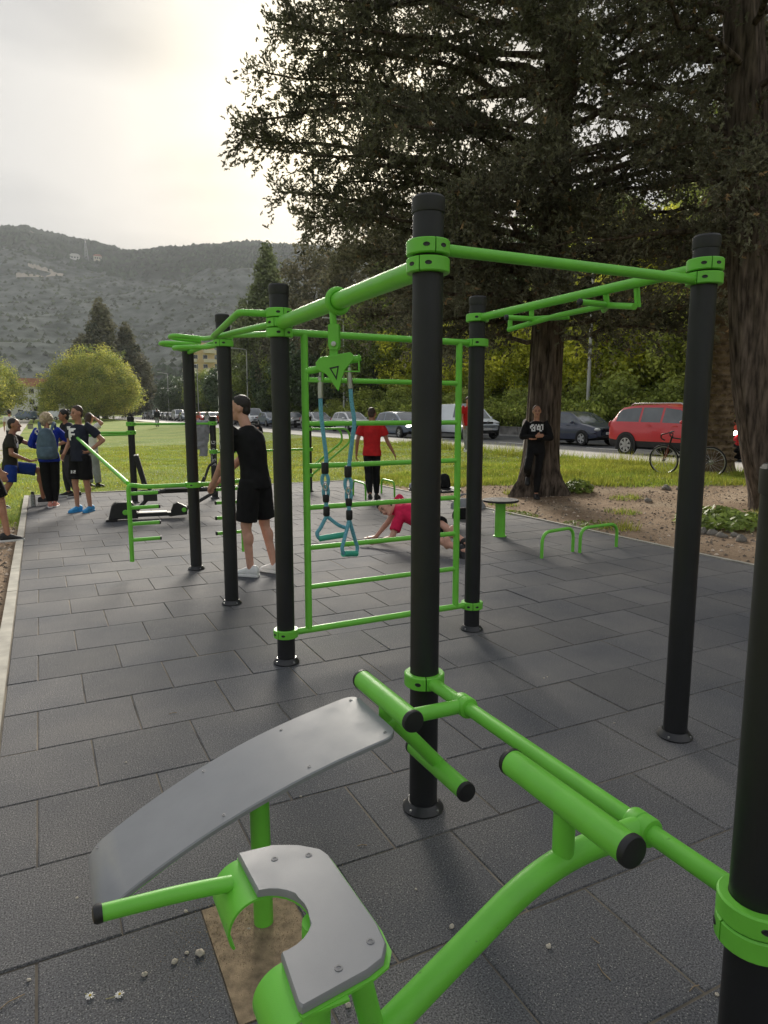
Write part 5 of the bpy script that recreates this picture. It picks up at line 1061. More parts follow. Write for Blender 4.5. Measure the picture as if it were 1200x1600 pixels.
bb, st_, hd1, hd0 = np.array([-.08, 0, .28]), np.array([-.22, 0, .80]), np.array([.33, 0, .83]), np.array([.37, 0, .69])
fm = MB(); fm.tube([bb, st_], .016, 10); fm.tube([st_ + [0, 0, -.03], hd1], .014, 10); fm.tube([bb, hd0], .018, 10); fm.tube([hd0 + [.01, 0, -.03], hd1 + [-.01, 0, .03]], .019, 10)
for s in (-1, 1): fm.tube([bb, (-wb / 2, s * .06, RW)], .009, 8); fm.tube([st_ + [0, 0, -.06], (-wb / 2, s * .06, RW)], .008, 8)
obj('frame', fm, FRM, bk, 40, False); fk = MB()
for s in (-1, 1): fk.tube(bend([hd0 + [.01, s * .02, -.03], (.42, s * .05, .56), (wb / 2, s * .05, RW)], .1), .010, 8)
obj('fork', fk, FORK, bk, 40, False); obj('seat_post', MB().tube([st_, st_ + [-.035, 0, .13]], .013, 8), STEEL, bk, 40, False)
obj('saddle', MB().rings([ell(np.array([x, 0, .945 + z]), np.array([0, 1, 0]), ZA, w, .022, 10) for x, w, z in ((-.40, .03, .01), (-.37, .07, .012), (-.28, .065, .0), (-.20, .03, -.005), (-.12, .02, .0), (-.10, .008, 0))]), RUBBER, bk, 60, False)
obj('handlebar', MB().tube([(.31, 0, .86), (.30, 0, .92), (.38, 0, .94)], .014, 8).tube([(.38, -.21, .94), (.38, .21, .94)], .0125, 8).tube(bend([(.38, -.21, .94), (.46, -.21, .93), (.47, -.21, .84), (.38, -.21, .80)], .06), .014, 8).tube(bend([(.38, .21, .94), (.46, .21, .93), (.47, .21, .84), (.38, .21, .80)], .06), .014, 8), RUBBER, bk, 40, False)
obj('crank', MB().lathe([(.095, .04), (.095, .045), (.02, .05), (0, .05)], bb, 24, 0, (0, -1, 0)).cap(bb + [0, -.07, 0], bb + [.12, -.07, -.11], .009).box(bb + [.12, -.12, -.11], (.09, .08, .02)).cap(bb + [0, .07, 0], bb + [-.12, .07, .11], .009).box(bb + [-.12, .12, .11], (.09, .08, .02)), STEEL, bk, 30, False)

# ================================================================== SMALL THINGS
# shirt hung over the low bar
m = MB(); HP = P2 + np.array([-.16, -.02, 0]); ax = unit(P1 - P2); pp_ = lambda a, z, d=0: HP + ax * a + np.array([0.08, -1, 0]) * d + ZA * z
for a0, a1, zt, zb, d in ((-.10, .17, 1.43, .98, .05), (-.06, .12, 1.43, .80, .06), (.08, .24, 1.40, .92, .045)):
    rs = []
    for q in np.linspace(0, 1, 7):
        z = zt + (zb - zt) * q; w = (a1 - a0) / 2 * (1 - .25 * math.sin(q * 4 + a0 * 20)); rs.append(ell(pp_((a0 + a1) / 2 + .03 * math.sin(q * 5 + a1 * 9), z, d * (.6 + .5 * q)), ax, np.array([0.08, -1, 0]), w, .030 + .012 * math.sin(q * 7), 14))
    m.rings(rs)
m.cap(pp_(-.08, 1.42), pp_(.2, 1.42), .04, .04, 10)
sh_ = soft(obj('hanging_shirt', m, F_GREY, None, 0), .012, 3, .05); tag(sh_, 'grey shirt hanging over the low bar beside the lettered post', 'shirt')
# things on the far stool and round it
SX, SY = .76, 10.15
bt = thing('water_bottle', 'clear blue water bottle standing on the far stool', 'bottle', (.80, 9.98, .476)); BOT = M('blue_clear_plastic', (.25, .42, .52), .08, .1, 3, trans=.75, spec=.6)
obj('bottle_body', MB().lathe([(.02, .001), (.034, .004), (.035, .06), (.031, .075), (.035, .09), (.035, .15), (.028, .185), (.013, .205), (.013, .222), (0, .222)], (0, 0, 0), 18), BOT, bt, 50, False); obj('cap', MB().lathe([(.015, .212), (.015, .232), (0, .233)], (0, 0, 0), 14), M('blue_cap', (.03, .12, .4), .5, .1), bt, 40, False); obj('bottle_label', MB().lathe([(.0356, .095), (.0356, .145)], (0, 0, 0), 18), WHITE, bt, 40, False)
def bag(name, label, cat, loc, dims, mat, rz=0, extra=None, lump=.02):
    w, d, h = dims; m = MB(); m.rings([ell(np.array([0, 0, h * z]), np.array([1, 0, 0]), np.array([0, 1, 0]), w / 2 * q, d / 2 * q) for z, q in ((.0, .75), (.06, .98), (.3, 1), (.6, .92), (.85, .72), (.97, .4), (1, .1))])
    if extra: extra(m)
    o = soft(obj(name, m, mat, None, 0), .012, 2, lump); o.location = loc; o.rotation_euler = (0, 0, rz); return tag(o, label, cat)
bag('rucksack', 'black rucksack on the far stool behind the water bottle', 'bag', (.90, 10.26, .478), (.22, .20, .21), F_BLACK, .3); bag('jacket', 'folded pale grey and dark jacket on the left of the far stool', 'jacket', (.52, 10.12, .478), (.30, .24, .10), F_GREY, .2, lump=.04)
bag('gym_bag', 'grey and white gym bag lying on the grass behind the far stool', 'bag', (1.42, 11.45, gz(1.42, 11.45)), (.62, .28, .22), F_GREY, .1, lambda m: m.tube(bend([(-.2, -.1, .1), (-.16, -.12, .3), (.16, -.12, .3), (.2, -.1, .1)], .08), .018, 8), .04)
bag('bag', 'small black bag on the mat behind the ladder post', 'bag', (1.20, 10.28, 0), (.34, .2, .17), F_BLACK, .2)
fl = thing('drink_flask', 'grey patterned steel flask standing at the mat corner', 'flask', (-6.02, 11.62, 0)); FLK = M('speckled_flask', (.10, .11, .11), .4, .7, 60, col2=(.40, .42, .42))
obj('flask_body', MB().lathe([(.03, .001), (.037, .004), (.037, .19), (.028, .215), (.028, .22), (0, .22)], (0, 0, 0), 18), FLK, fl, 40, False); obj('cap', MB().lathe([(.027, .221), (.027, .25), (.02, .255), (0, .255)], (0, 0, 0), 16), CAPBLK, fl, 40, False)
pb = thing('park_bench', 'dark park bench beside the path beyond the group', 'bench', (-35.2, 68.5, gz(-35, 68)), R(-60)); WD = M('dark_bench_wood', (.06, .05, .04), .8, .2, 5)
for k in range(4): obj('slat', MB().box((0, -.18 + k * .12, .45), (1.8, .1, .04)), WD, pb, 0, False)
for k in range(3): obj('slat', MB().box((0, .28 + k * .03, .6 + k * .12), (1.8, .03, .1)), WD, pb, 0, False)
for s in (-1, 1): obj('leg', MB().box((s * .75, 0, .22), (.08, .44, .42)), CONC, pb, 0, False)
# pebbles, twigs and daisies dropped on the mat
PEB = M('pale_pebble', (.50, .45, .37), .85, .25, 60, .5, 300); TWIG = M('dry_twig', (.30, .22, .13), .9, .3, 40); PET = M('daisy_petal', (.78, .76, .72), .8, .05); YOLK = M('daisy_centre', (.55, .40, .05), .8, .1); STEM = M('dry_stem', (.35, .33, .14), .8, .2)
def pebble_mesh(k):
    r_ = np.random.default_rng(k); me = MB().ball((0, 0, .5), (1, .8, .55), 9, 6).mesh('pebble', PEB, 60); V = np.array([v.co[:] for v in me.vertices]); V += r_.normal(0, .09, V.shape); me.vertices.foreach_set('co', V.astype(np.float32).ravel()); me.update(); return me
PM_ = [pebble_mesh(k) for k in range(4)]
GP = (1.6,)
def gpt(px, py):      # mat position of a mark seen in the photograph
    dx, dy = (px - 600) / 1067, -(py - 800) / 1067; c, s = math.cos(R(8.3)), math.sin(R(8.3)); d = np.array([dx, c + s * dy, -s + c * dy]); return d * (1.6 / -d[2]) + [0, 0, 1.6]
spots = [(312, 1492, 6.5), (273, 1504, 4.5), (292, 1490, 3), (226, 1524, 4), (290, 1425, 3), (435, 1458, 3), (389, 1450, 3.5), (405, 1452, 3), (544, 1572, 4), (706, 1449, 4), (857, 1480, 4), (633, 1252, 3.5), (696, 1187, 2), (850, 1060, 3), (855, 1058, 2.5), (596, 1010, 3), (607, 1012, 2.5), (120, 1404, 2.5), (45, 1532, 2.5), (197, 1192, 2.5), (148, 1335, 2.2), (594, 1040, 2.4), (1049, 842, 3), (470, 1245, 2.2), (650, 1390, 2.2), (1020, 1300, 2.5), (960, 1130, 2.2), (1120, 1555, 3)]
for i, (px, py, s) in enumerate(spots):
    o = bpy.data.objects.new('pebble', PM_[i % 4]); COL.objects.link(o); o.location = gpt(px, py) + [0, 0, -.001 + (-.008 if px in (435, 389, 405) else 0)]; q = s * .0024; o.scale = (q, q, q); o.rotation_euler = (0, 0, rng.uniform(0, 6)); tag(o, 'small pale pebble lying loose on the dark rubber mat', 'pebble', 'pebbles scattered on the mat')
for i, (px, py, a, l) in enumerate([(566, 1322, .1, .035), (944, 1520, 1.9, .06), (930, 1470, 2.2, .03), (15, 1570, .9, .08), (270, 1115, .3, .04), (1085, 1545, .5, .04)]):
    p = gpt(px, py); d = np.array([math.cos(a), math.sin(a), 0]) * l / 2; o = obj('twig', MB().tube([-d + [0, 0, .002], [.1 * l * -math.sin(a), .1 * l * math.cos(a), .004], d + [0, 0, .003]], .0014, 6), TWIG, None, 60); o.location = p; tag(o, 'thin dry twig lying on the dark rubber mat', 'twig', 'twigs scattered on the mat')
for px, py, lb, an in ((141, 1558, 'wilted daisy on the mat, left one of two below the sloping board', 2.6), (187, 1556, 'wilted daisy on the mat with longer stem, right one of two', 3.5)):
    p = gpt(px, py); t = thing('daisy', lb, 'flower', tuple(p + [0, 0, .001]), an, 'fallen daisies on the mat'); m = MB()
    for k in range(11):
        a = k * .571; d = np.array([math.cos(a), math.sin(a), 0]); q = np.array([-d[1], d[0], 0]); m.add([d * .003 + [0, 0, .004] - q * .0012, d * .012 + [0, 0, .003 + .002 * (k % 3)] - q * .0022, d * .0135 + [0, 0, .004], d * .012 + [0, 0, .003] + q * .0022, d * .003 + [0, 0, .004] + q * .0012], [[0, 1, 2, 3, 4]])
    obj('petals', m, PET, t, 0, False); obj('centre', MB().ball((0, 0, .005), (.004, .004, .003), 8, 5), YOLK, t, 60, False); obj('stem', MB().tube([(0, 0, .003), (.02, .002, .002), (.036 if an > 3 else .018, 0, .001)], .0011, 5), STEM, t, 60, False)
# ================================================================== TREES AND PLANTS
BARK = M('cypress_bark', (.055, .042, .033), .95, .6, 5, 1, 22, spec=.1, col2=(.19, .15, .12), detail=8); BARKG = M('grey_bark', (.085, .08, .07), .95, .35, 6, .8, 40, spec=.1)
def stretch_bark(m, s=(6, 6, .8)):
    t = m.node_tree; tc_ = [n for n in t.nodes if n.type == 'TEX_COORD'][0]; mpn = t.nodes.new('ShaderNodeMapping'); mpn.inputs['Scale'].default_value = s
    t.links.new(tc_.outputs['Object'], mpn.inputs[0])
    for n in [n for n in t.nodes if n.type == 'TEX_NOISE']: t.links.new(mpn.outputs[0], n.inputs['Vector'])
stretch_bark(BARK, (3.4, 3.4, .55)); stretch_bark(BARKG, (1.6, 1.6, .3))
L_CYP = M('cypress_leaf', (.15, .148, .10), .8, .25, 1.5, spec=.2, attr='tint', transl=.22)
L_YEL = M('spring_leaf', (.42, .45, .10), .65, .15, .5, spec=.25, attr='tint', transl=.40)
L_MID = M('broad_leaf', (.17, .21, .065), .55, .2, .6, spec=.35, attr='tint', transl=.28)
L_GLO = M('glossy_leaf', (.06, .10, .042), .42, .2, .6, spec=.5, attr='tint', transl=.15)
L_OLV = M('pale_olive_leaf', (.40, .44, .11), .7, .2, .6, spec=.25, attr='tint', transl=.35)
L_CON = M('conifer_leaf', (.15, .17, .10), .75, .2, .4, spec=.2, attr='tint', transl=.15)
TWG = M('dead_twig', (.16, .13, .10), .9, .3, 8)
def nrmv(a): return a / np.maximum(np.linalg.norm(a, axis=-1, keepdims=True), 1e-9)
def quads(P, Nn, l, w, r):
    """leaf diamonds at P with rough normal Nn"""
    n = len(P); a = nrmv(np.cross(Nn, r.normal(size=(n, 3)))); b = np.cross(nrmv(Nn), a); l = np.broadcast_to(l, (n,))[:, None]; w = np.broadcast_to(w, (n,))[:, None]
    return np.stack([P - a * l, P + b * w, P + a * l, P - b * w], 1).reshape(-1, 3)
def sprays(P, D, m, ln, wd, r, spread=.75):
    n = len(P); s = np.linspace(0, 1, m)[None, :, None]; D = nrmv(D); base = P[:, None] + D[:, None] * s * ln * 1.1
    d = nrmv(D[:, None] + r.normal(size=(n, m, 3)) * spread * (1 - .4 * s)); q = nrmv(np.cross(d, r.normal(size=(n, m, 3)))); L_ = ln * r.uniform(.5, 1.1, (n, m, 1)); w = wd * r.uniform(.7, 1.3, (n, m, 1))
    return np.stack([base - q * w, base + d * L_, base + q * w], 2).reshape(-1, 3)
def limb_curve(p0, p1, sag, k=8):
    p0, p1 = np.array(p0, float), np.array(p1, float); t = np.linspace(0, 1, k)[:, None]; c = p0 * (1 - t) + p1 * t; c[:, 2] += sag * np.sin(np.pi * t[:, 0]); return c
def cypress(label, trunk_pts, trunk_r, limbs, seed, dens=9, mm=9, tw=(.40, 1.1), leaf=(.056, .0128), group=None, cat='tree', name='cypress_tree', roots=True, mat=None, spn=8, tint=(1, 1, 1), loc=None):
    r = np.random.default_rng(seed); base = np.array(trunk_pts[0]); t = thing(name, label, cat, tuple(base), 0, group)
    # trunk: fluted, flaring into roots
    P = np.array(trunk_pts); tt = np.linspace(0, 1, 40); pp = np.stack([np.interp(tt, np.linspace(0, 1, len(P)), P[:, i]) for i in range(3)], 1); rr = np.interp(tt, np.linspace(0, 1, len(trunk_r)), trunk_r); n = 40; a = np.arange(n) * 2 * np.pi / n; rs = []
    ph = r.uniform(0, 6, 4)
    for c, q in zip(pp, rr):
        hgt = c[2] - base[2]; fl = math.exp(-max(hgt, 0) / .34) * (1 if roots else .3); lob = 1 + .07 * np.sin(5 * a + ph[0] + hgt * .3) + .05 * np.sin(9 * a + ph[1] - hgt * .4) + .025 * np.sin(17 * a + hgt * 1.3) + fl * (.55 + .75 * np.clip(np.sin(3 * a + ph[2]), 0, 1) ** 2)
        rs.append(c + np.stack([np.cos(a), np.sin(a), 0 * a], 1) * (q * lob)[:, None] - [0, 0, .12 * (hgt < .02)])
    tr = obj('trunk', MB().rings(rs), BARK, t, 60)
    lm = MB(); B, Dd, Ti, TW_ = [], [], [], []
    for (p0, p1, sag, r0) in limbs:
        c = limb_curve(p0, p1, sag, 9); c[1:-1] += r.normal(0, .05, (7, 3)); L_ = np.linalg.norm(c[-1] - c[0]); lm.tube(c, list(np.linspace(r0, .012, 9)), 7)
        nt_ = int(dens * L_); s = r.uniform(.12, 1, nt_) ** .75; i = np.clip((s * 8).astype(int), 0, 7); f = (s * 8 - i)[:, None]; pb = c[i] * (1 - f) + c[i + 1] * f; tan = nrmv(c[i + 1] - c[i])
        rad = r.normal(size=(nt_, 3)) * [1, 1, .9]; rad = nrmv(rad - tan * (rad * tan).sum(1, keepdims=True)); ln = r.uniform(*tw, nt_)[:, None] * (1.1 - .55 * s[:, None]) * min(1.2, .5 + L_ / 5)
        d = nrmv(rad * .9 + tan * .75 + [0, 0, -.12]); TW_.append((pb, pb + d * ln + [0, 0, -.08])); cl = r.uniform(.6, 1.45, nt_)
        for k in range(spn):
            q = (k + r.uniform(0, 1, nt_))[:, None] / spn; pos = pb + d * ln * q + np.array([0, 0, -.10]) * q * q; B.append(pos + r.normal(0, .05, (nt_, 3))); Dd.append(nrmv(d + r.normal(0, .55, (nt_, 3)) + [0, 0, .25])); Ti.append(cl * r.uniform(.75, 1.3, nt_))
    B, Dd, Ti = np.concatenate(B), np.concatenate(Dd), np.concatenate(Ti); T = sprays(B, Dd, mm, leaf[0], leaf[1], r) - base
    ti = np.repeat(Ti, mm) ; br = (r.random(len(B)) < .025).repeat(mm); tc_ = np.stack([ti * np.where(br, 1.8, 1) * tint[0], ti * np.where(br, 1.25, 1) * tint[1], ti * tint[2]], 1)
    obj('limbs', lm, BARK, t, 60)['kind'] = 'stuff'
    a_ = np.concatenate([q[0] for q in TW_]) - base; b_ = np.concatenate([q[1] for q in TW_]) - base; q_ = nrmv(np.cross(b_ - a_, r.normal(size=a_.shape))) * .006
    leaf_mesh('twigs', np.stack([a_ - q_, b_, a_ + q_], 1).reshape(-1, 3), None, BARK, None, 3, 'stuff', t)
    leaf_mesh('crown', T, None, mat or L_CYP, tc_, 3, 'stuff', t); return t
def auto_limbs(axis, zlo, zhi, n, Lf, seed, rise=.15, az0=0, keep=None, r0=.05):
    """axis(z)->trunk point; Lf(z, az)->length"""
    r = np.random.default_rng(seed); out_ = []
    for k in range(n):
        z = zlo + (zhi - zlo) * (k + r.uniform(0, 1)) / n; az = az0 + k * 2.39996 + r.normal(0, .25); L_ = Lf(z, az) * r.uniform(.8, 1.08)
        if keep and not keep(z, az): continue
        p0 = axis(z); out_.append((p0, p0 + np.array([math.cos(az) * L_, math.sin(az) * L_, L_ * rise * r.uniform(-.6, 1.4)]), L_ * .05, r0 * (.5 + L_ / 6)))
    return out_
# the big cypress behind the frame
b1 = np.array([3.03, 13.25, gz(3.0, 13.2) - .02]); ax1 = lambda z: np.array([b1[0] + .06 * z * .3, b1[1], z])
Lz = lambda z: np.interp(z, [2.4, 3.2, 4.5, 6.2, 9, 12, 15.5], [2.0, 3.6, 4.9, 5.5, 5.0, 3.6, .5])
lim = auto_limbs(ax1, 2.9, 15.2, 128, lambda z, a: Lz(z) * (1 - .22 * max(0, -math.sin(a))), 3, .06)
def at_px(px, py, y):
    dx, dy = (px - 600) / 1067, -(py - 800) / 1067; c, s = math.cos(R(8.3)), math.sin(R(8.3)); d = np.array([dx, c + s * dy, -s + c * dy]); return d * (y / d[1]) + [0, 0, 1.6]
for px, py, y, z0 in ((372, 208, 12.6, 5.2), (398, 110, 12.9, 6.3), (440, 38, 13.2, 7.4), (432, 300, 12.4, 4.6), (482, 340, 12.2, 4.2), (400, 230, 13.6, 5.0), (455, 150, 12.4, 6.2), (470, 80, 12.2, 7.0), (520, 0, 12.0, 8.0), (470, 240, 11.6, 5.2), (540, 330, 11.6, 4.2), (600, 440, 11.8, 3.6), (640, 470, 11.2, 3.4), (560, 400, 12.6, 3.9), (960, 470, 11.8, 3.6), (905, 500, 11.8, 3.3), (780, 470, 11.4, 3.4), (720, 420, 11.0, 3.9), (1010, 400, 11.5, 4.2), (940, 330, 10.5, 4.9), (700, 300, 9.6, 5.2), (820, 250, 9.6, 5.6), (600, 200, 10.0, 6.2), (870, 430, 10.6, 4.0), (650, 520, 12.0, 3.3), (690, 540, 12.2, 3.2)):
    p1 = at_px(px, py, y); lim.append((ax1(z0), p1, .25, .075))
cypress('huge dark cypress over the frame with the man leaning on its trunk', [b1, ax1(1.2), ax1(3), ax1(6), ax1(10), ax1(15.6)], [.325, .30, .285, .25, .17, .03], lim, 11, dens=11, spn=18, mm=10)
# right hand cypress, trunk at the picture's right edge
b2 = np.array([6.05, 10.3, gz(5.9, 10.3) - .02]); tp2 = [b2, [5.76, 10.35, .9], [5.54, 10.4, 2.0], [5.36, 10.5, 4.], [5.20, 10.65, 6.5], [4.95, 10.8, 9], [4.85, 11, 12.5]]
ax2 = lambda z: np.array([np.interp(z, [p[2] for p in tp2], [p[i] for p in tp2]) for i in range(2)] + [z])
lim = auto_limbs(ax2, 3.6, 12.2, 62, lambda z, a: np.interp(z, [3.2, 4.5, 7, 10, 12.5], [1.8, 3.2, 4.2, 3.4, .6]) * (1 - .25 * max(0, -math.sin(a))), 5, .10, keep=lambda z, a: True)
for px, py, y, z0 in ((960, 235, 11.2, 5.6), (1000, 300, 11.0, 4.9), (1060, 400, 10.6, 4.0), (1180, 330, 9.6, 4.5), (1195, 250, 9.6, 5.4), (1000, 120, 10.4, 6.6), (1080, 150, 10, 6.4)): lim.append((ax2(z0), at_px(px, py, y), .15, .06))
cypress('leaning thick cypress trunk at the right edge beside the palm', tp2, [.32, .29, .275, .275, .27, .23, .05], lim, 12, dens=10, spn=16, mm=10, roots=False)
# palm trunk with cut leaf bases
pbz = np.array([7.30, 15.15, gz(7.3, 15.15)]); pt = thing('palm_tree', 'stout palm trunk with cut leaf bases behind the bicycle', 'palm tree', tuple(pbz)); PALM = M('palm_fibre', (.12, .085, .055), .95, .4, 7, 1, 40, spec=.1, col2=(.24, .18, .12))
PH = 8.2; zz = np.linspace(0, PH, 40); obj('trunk', MB().tube([(0, 0, z - .05) for z in zz], list(.36 + .16 * np.exp(-zz / .35) - .05 * zz / PH), 22), PALM, pt, 60, False)
mb = MB()
for k in range(62):
    z = .25 + k * .128; rad = .36 + .16 * math.exp(-z / .35) - .05 * z / PH
    for j in range(13):
        a = (j + .5 * (k % 2)) * 2 * math.pi / 13 + rng.normal(0, .03); d = np.array([math.cos(a), math.sin(a), 0]); q = np.array([-d[1], d[0], 0]); c = d * rad + ZA * z; h = .10; w = .085; o_ = rng.uniform(.03, .055)
        mb.add([c - q * w - d * .02, c + q * w - d * .02, c + q * w * .6 + ZA * h - d * .02, c - q * w * .6 + ZA * h - d * .02, c - q * w * .55 + d * o_ + ZA * h * .72, c + q * w * .55 + d * o_ + ZA * h * .72], [[0, 1, 5, 4], [4, 5, 2, 3], [1, 2, 5], [0, 4, 3]])
obj('leaf_bases', mb, PALM, pt, 0, False)['kind'] = 'stuff'
r_ = np.random.default_rng(8); fr = MB(); T = []; L_PALM = M('palm_leaf', (.075, .10, .03), .5, .2, 1, spec=.4, attr='tint', transl=.3)
for k in range(30):
    az, el = k * 2.4, r_.uniform(-.5, 1.1); L_ = r_.uniform(2.4, 3.2); c = []; p = np.array([0, 0, PH]); d = np.array([math.cos(az) * math.cos(el), math.sin(az) * math.cos(el), math.sin(el)])
    for i in range(13): c.append(p.copy()); p = p + d * L_ / 12; d = unit(d + [0, 0, -.11])
    f_ = obj('frond', MB().tube(c, list(np.linspace(.028, .006, 13)), 5), PALM, pt, 60, False); Q = []
    for i in range(2, 13):
        tg = unit(c[min(i + 1, 12)] - c[i - 1]); sd = unit(np.cross(tg, ZA))
        for s in (-1, 1):
            for h in (0, .33, .66):
                b_ = c[i] - tg * L_ / 12 * h; e = b_ + (sd * s * .8 + tg * .7 - ZA * .15) * .48 * math.sin(math.pi * (i / 13) ** .8 + .25); Q.append([b_ - tg * .014, e, b_ + tg * .014])
    leaf_mesh('leaflets', np.array(Q).reshape(-1, 3), None, L_PALM, r_.uniform(.7, 1.3, (len(Q), 1)) * np.ones(3), 3, 'stuff', f_)

# ---- leafy trees: crown of leaf clumps on a branching trunk
def leafy(H, Rc, z0, ncl, nleaf, leaf, mat, seed, shape='round', trunk_r=.2, tint=((1, 1, 1), (1.35, 1.3, 1.2)), rcl=.2, flat=.8, twigs=0, droop=0):
    """returns (trunk mesh, crown arrays); clumps spread over and through the crown"""
    r = np.random.default_rng(seed); C, Rr = [], []; zc = (H + z0) / 2; hz = (H - z0) / 2
    for k in range(ncl):
        u = r.normal(size=3); u /= np.linalg.norm(u); q = r.uniform(.35, 1) ** .45
        p = u * q * [Rc, Rc, hz]
        if shape == 'cone': f = np.clip(1 - (p[2] + hz) / (2 * hz), .06, 1) ** .85; p = np.array([u[0] * Rc * f * q * 1.25, u[1] * Rc * f * q * 1.25, p[2] * 1.0])
        az_ = math.atan2(p[1], p[0]); p[:2] *= 1 + .14 * math.sin(3 * az_ + seed) + .10 * math.sin(5 * az_ + 2 * seed) + .08 * math.sin(4 * p[2] / hz + seed)
        if shape == 'dome': p[2] = -hz + (p[2] + hz) * (1 - .35 * (np.hypot(p[0], p[1]) / Rc) ** 2)
        C.append(p + [0, 0, zc]); Rr.append(Rc * rcl * r.uniform(.6, 1.3))
    C = np.array(C); Rr = np.array(Rr); w = Rr ** 2; cnt = np.maximum(3, (nleaf * w / w.sum()).astype(int)); ci = np.repeat(np.arange(ncl), cnt); n = len(ci)
    u = nrmv(r.normal(size=(n, 3))); rad = r.uniform(.25, 1, n) ** .5 * (1 + .75 * r.random(n) ** 5); P = C[ci] + u * (Rr[ci] * rad)[:, None] * [1, 1, flat]; P[:, 2] -= droop * Rr[ci] * r.uniform(0, 1, n) * (u[:, 2] < 0)
    V = quads(P, u + r.normal(0, .7, (n, 3)) + [0, 0, .35], leaf * r.uniform(.6, 1.2, n), leaf * .55 * r.uniform(.6, 1.2, n), r)
    tl, th = np.array(tint[0]), np.array(tint[1]); ct = r.uniform(0, 1, ncl)[ci][:, None]; ti = (tl * (1 - ct) + th * ct) * r.uniform(.7, 1.3, (n, 1))
    tm = MB(); tm.tube([(0, 0, -.15), (.02, 0, H * .12), (.05, .03, z0 + hz * .5), (.0, 0, z0 + hz * 1.5)], [trunk_r * 1.25, trunk_r, trunk_r * .7, trunk_r * .12], 10)
    lb = MB()
    for k in r.choice(ncl, min(ncl, 22), False):
        s = np.array([0, 0, max(z0 * .75, C[k][2] - np.hypot(*C[k][:2]) * .9)]); lb.tube(limb_curve(s, C[k], Rc * .06, 6), list(np.linspace(trunk_r * .38, .015, 6)), 5)
    for k in range(twigs):
        a = C[r.integers(ncl)]; d = nrmv(r.normal(size=3) + [0, -.8, -.2]); lb.tube(bend([a, a + d * Rc * .35, a + d * Rc * .6 + r.normal(0, Rc * .12, 3)], Rc * .1, 3), .014, 4)
    return tm.mesh('trunk', BARKG, 60), lb.mesh('limbs', BARKG if not twigs else TWG, 60), V, ti, mat
TREES = {}
def plant_tree(key, label, loc, scale=1, rz=0, group=None, name='tree'):
    tm, lb, V, ti, mat = TREES[key][:5]
    if len(TREES[key]) == 5:
        t = thing(name, label, 'tree', loc, rz, group); obj('trunk', tm, None, t, world=False); obj('limbs', lb, None, t, world=False)['kind'] = 'stuff'; leaf_mesh('crown', V, None, mat, ti, 4, 'stuff', t); TREES[key] = (*TREES[key], t); t.scale = scale if hasattr(scale, '__len__') else (scale,) * 3; return t
    return dup(TREES[key][5], loc, rz, label, scale)
TREES['glossy'] = leafy(8.6, 3.6, 1.2, 150, 15000, .19, L_GLO, 21, 'round', .22, ((.7, .75, .7), (1.9, 1.75, 1.5)), .24, .8)
TREES['glossy2'] = leafy(9.5, 3.9, 1.0, 170, 15000, .19, L_GLO, 22, 'dome', .22, ((.7, .8, .75), (2.2, 1.8, 1.4)), .22, .75)
TREES['lime'] = leafy(7.2, 3.4, .4, 170, 17000, .15, L_OLV, 23, 'round', .16, ((.8, .85, .6), (2.1, 1.85, .9)), .21, .85)
TREES['olive'] = leafy(8.2, 3.8, .3, 170, 17000, .14, L_OLV, 24, 'dome', .16, ((.6, .65, .6), (1.5, 1.45, 1.2)), .20, .8, 26)
TREES['mid'] = leafy(10.5, 4.3, .8, 180, 17000, .17, L_MID, 25, 'round', .2, ((.6, .7, .6), (1.9, 1.8, 1.3)), .20, .85, 10)
TREES['tallcon'] = leafy(25, 5.2, 1.5, 240, 17000, .32, L_CON, 26, 'cone', .35, ((.9, .95, .8), (1.6, 1.6, 1.2)), .17, 1.1)
TREES['darkcon'] = leafy(21, 5.2, .8, 260, 20000, .30, L_CYP, 27, 'cone', .4, ((.7, .8, .8), (1.5, 1.4, 1.2)), .17, 1.15)
TREES['darkround'] = leafy(19, 7.6, 1.0, 300, 26000, .26, L_CYP, 28, 'dome', .4, ((.7, .75, .75), (1.5, 1.35, 1.2)), .16, .9)
TREES['yellow'] = leafy(13.2, 8.6, 1.6, 520, 60000, .17, L_YEL, 29, 'dome', .45, ((.42, .55, .6), (1.5, 1.32, 1.25)), .125, 1.0, 0, .8)
def P_(u, v): p = uv(u, v); return (p[0], p[1], gz(p[0], p[1]) - .05)
G1 = 'leafy trees and shrubs in the dense row behind the road'
r_ = np.random.default_rng(40); seq = []
for v in np.arange(4, 190, 5.2):
    k = 'olive' if v < 29 else 'lime' if v < 61 else 'mid' if v < 66 else r_.choice(['glossy', 'glossy2', 'mid', 'glossy']); seq.append((k, 30.9 + r_.normal(0, .8), v + r_.normal(0, .8), r_.uniform(.85, 1.15)))
for v in np.arange(-6, 120, 7.5):
    k = r_.choice(['mid', 'olive', 'lime'] if v < 45 else ['glossy2', 'mid', 'glossy']); seq.append((k, 35 + r_.normal(0, 1.2), v + r_.normal(0, 1.2), r_.uniform(1.0, 1.35)))
for u in (42, 50, 58):
    for v in np.arange(-8, 62, 8.5): seq.append((r_.choice(['mid', 'olive', 'lime', 'mid']), u + r_.normal(0, 1.6), v + r_.normal(0, 1.6), r_.uniform(1.0, 1.4)))
LBL = dict(glossy='dark glossy leaved tree in the dense row behind the road', glossy2='dark glossy leaved tree in the dense row behind the road', lime='yellow green bushy tree in the bank behind the road', olive='pale olive bushy tree with bare twigs behind the road', mid='mid green leafy tree in the bank behind the road')
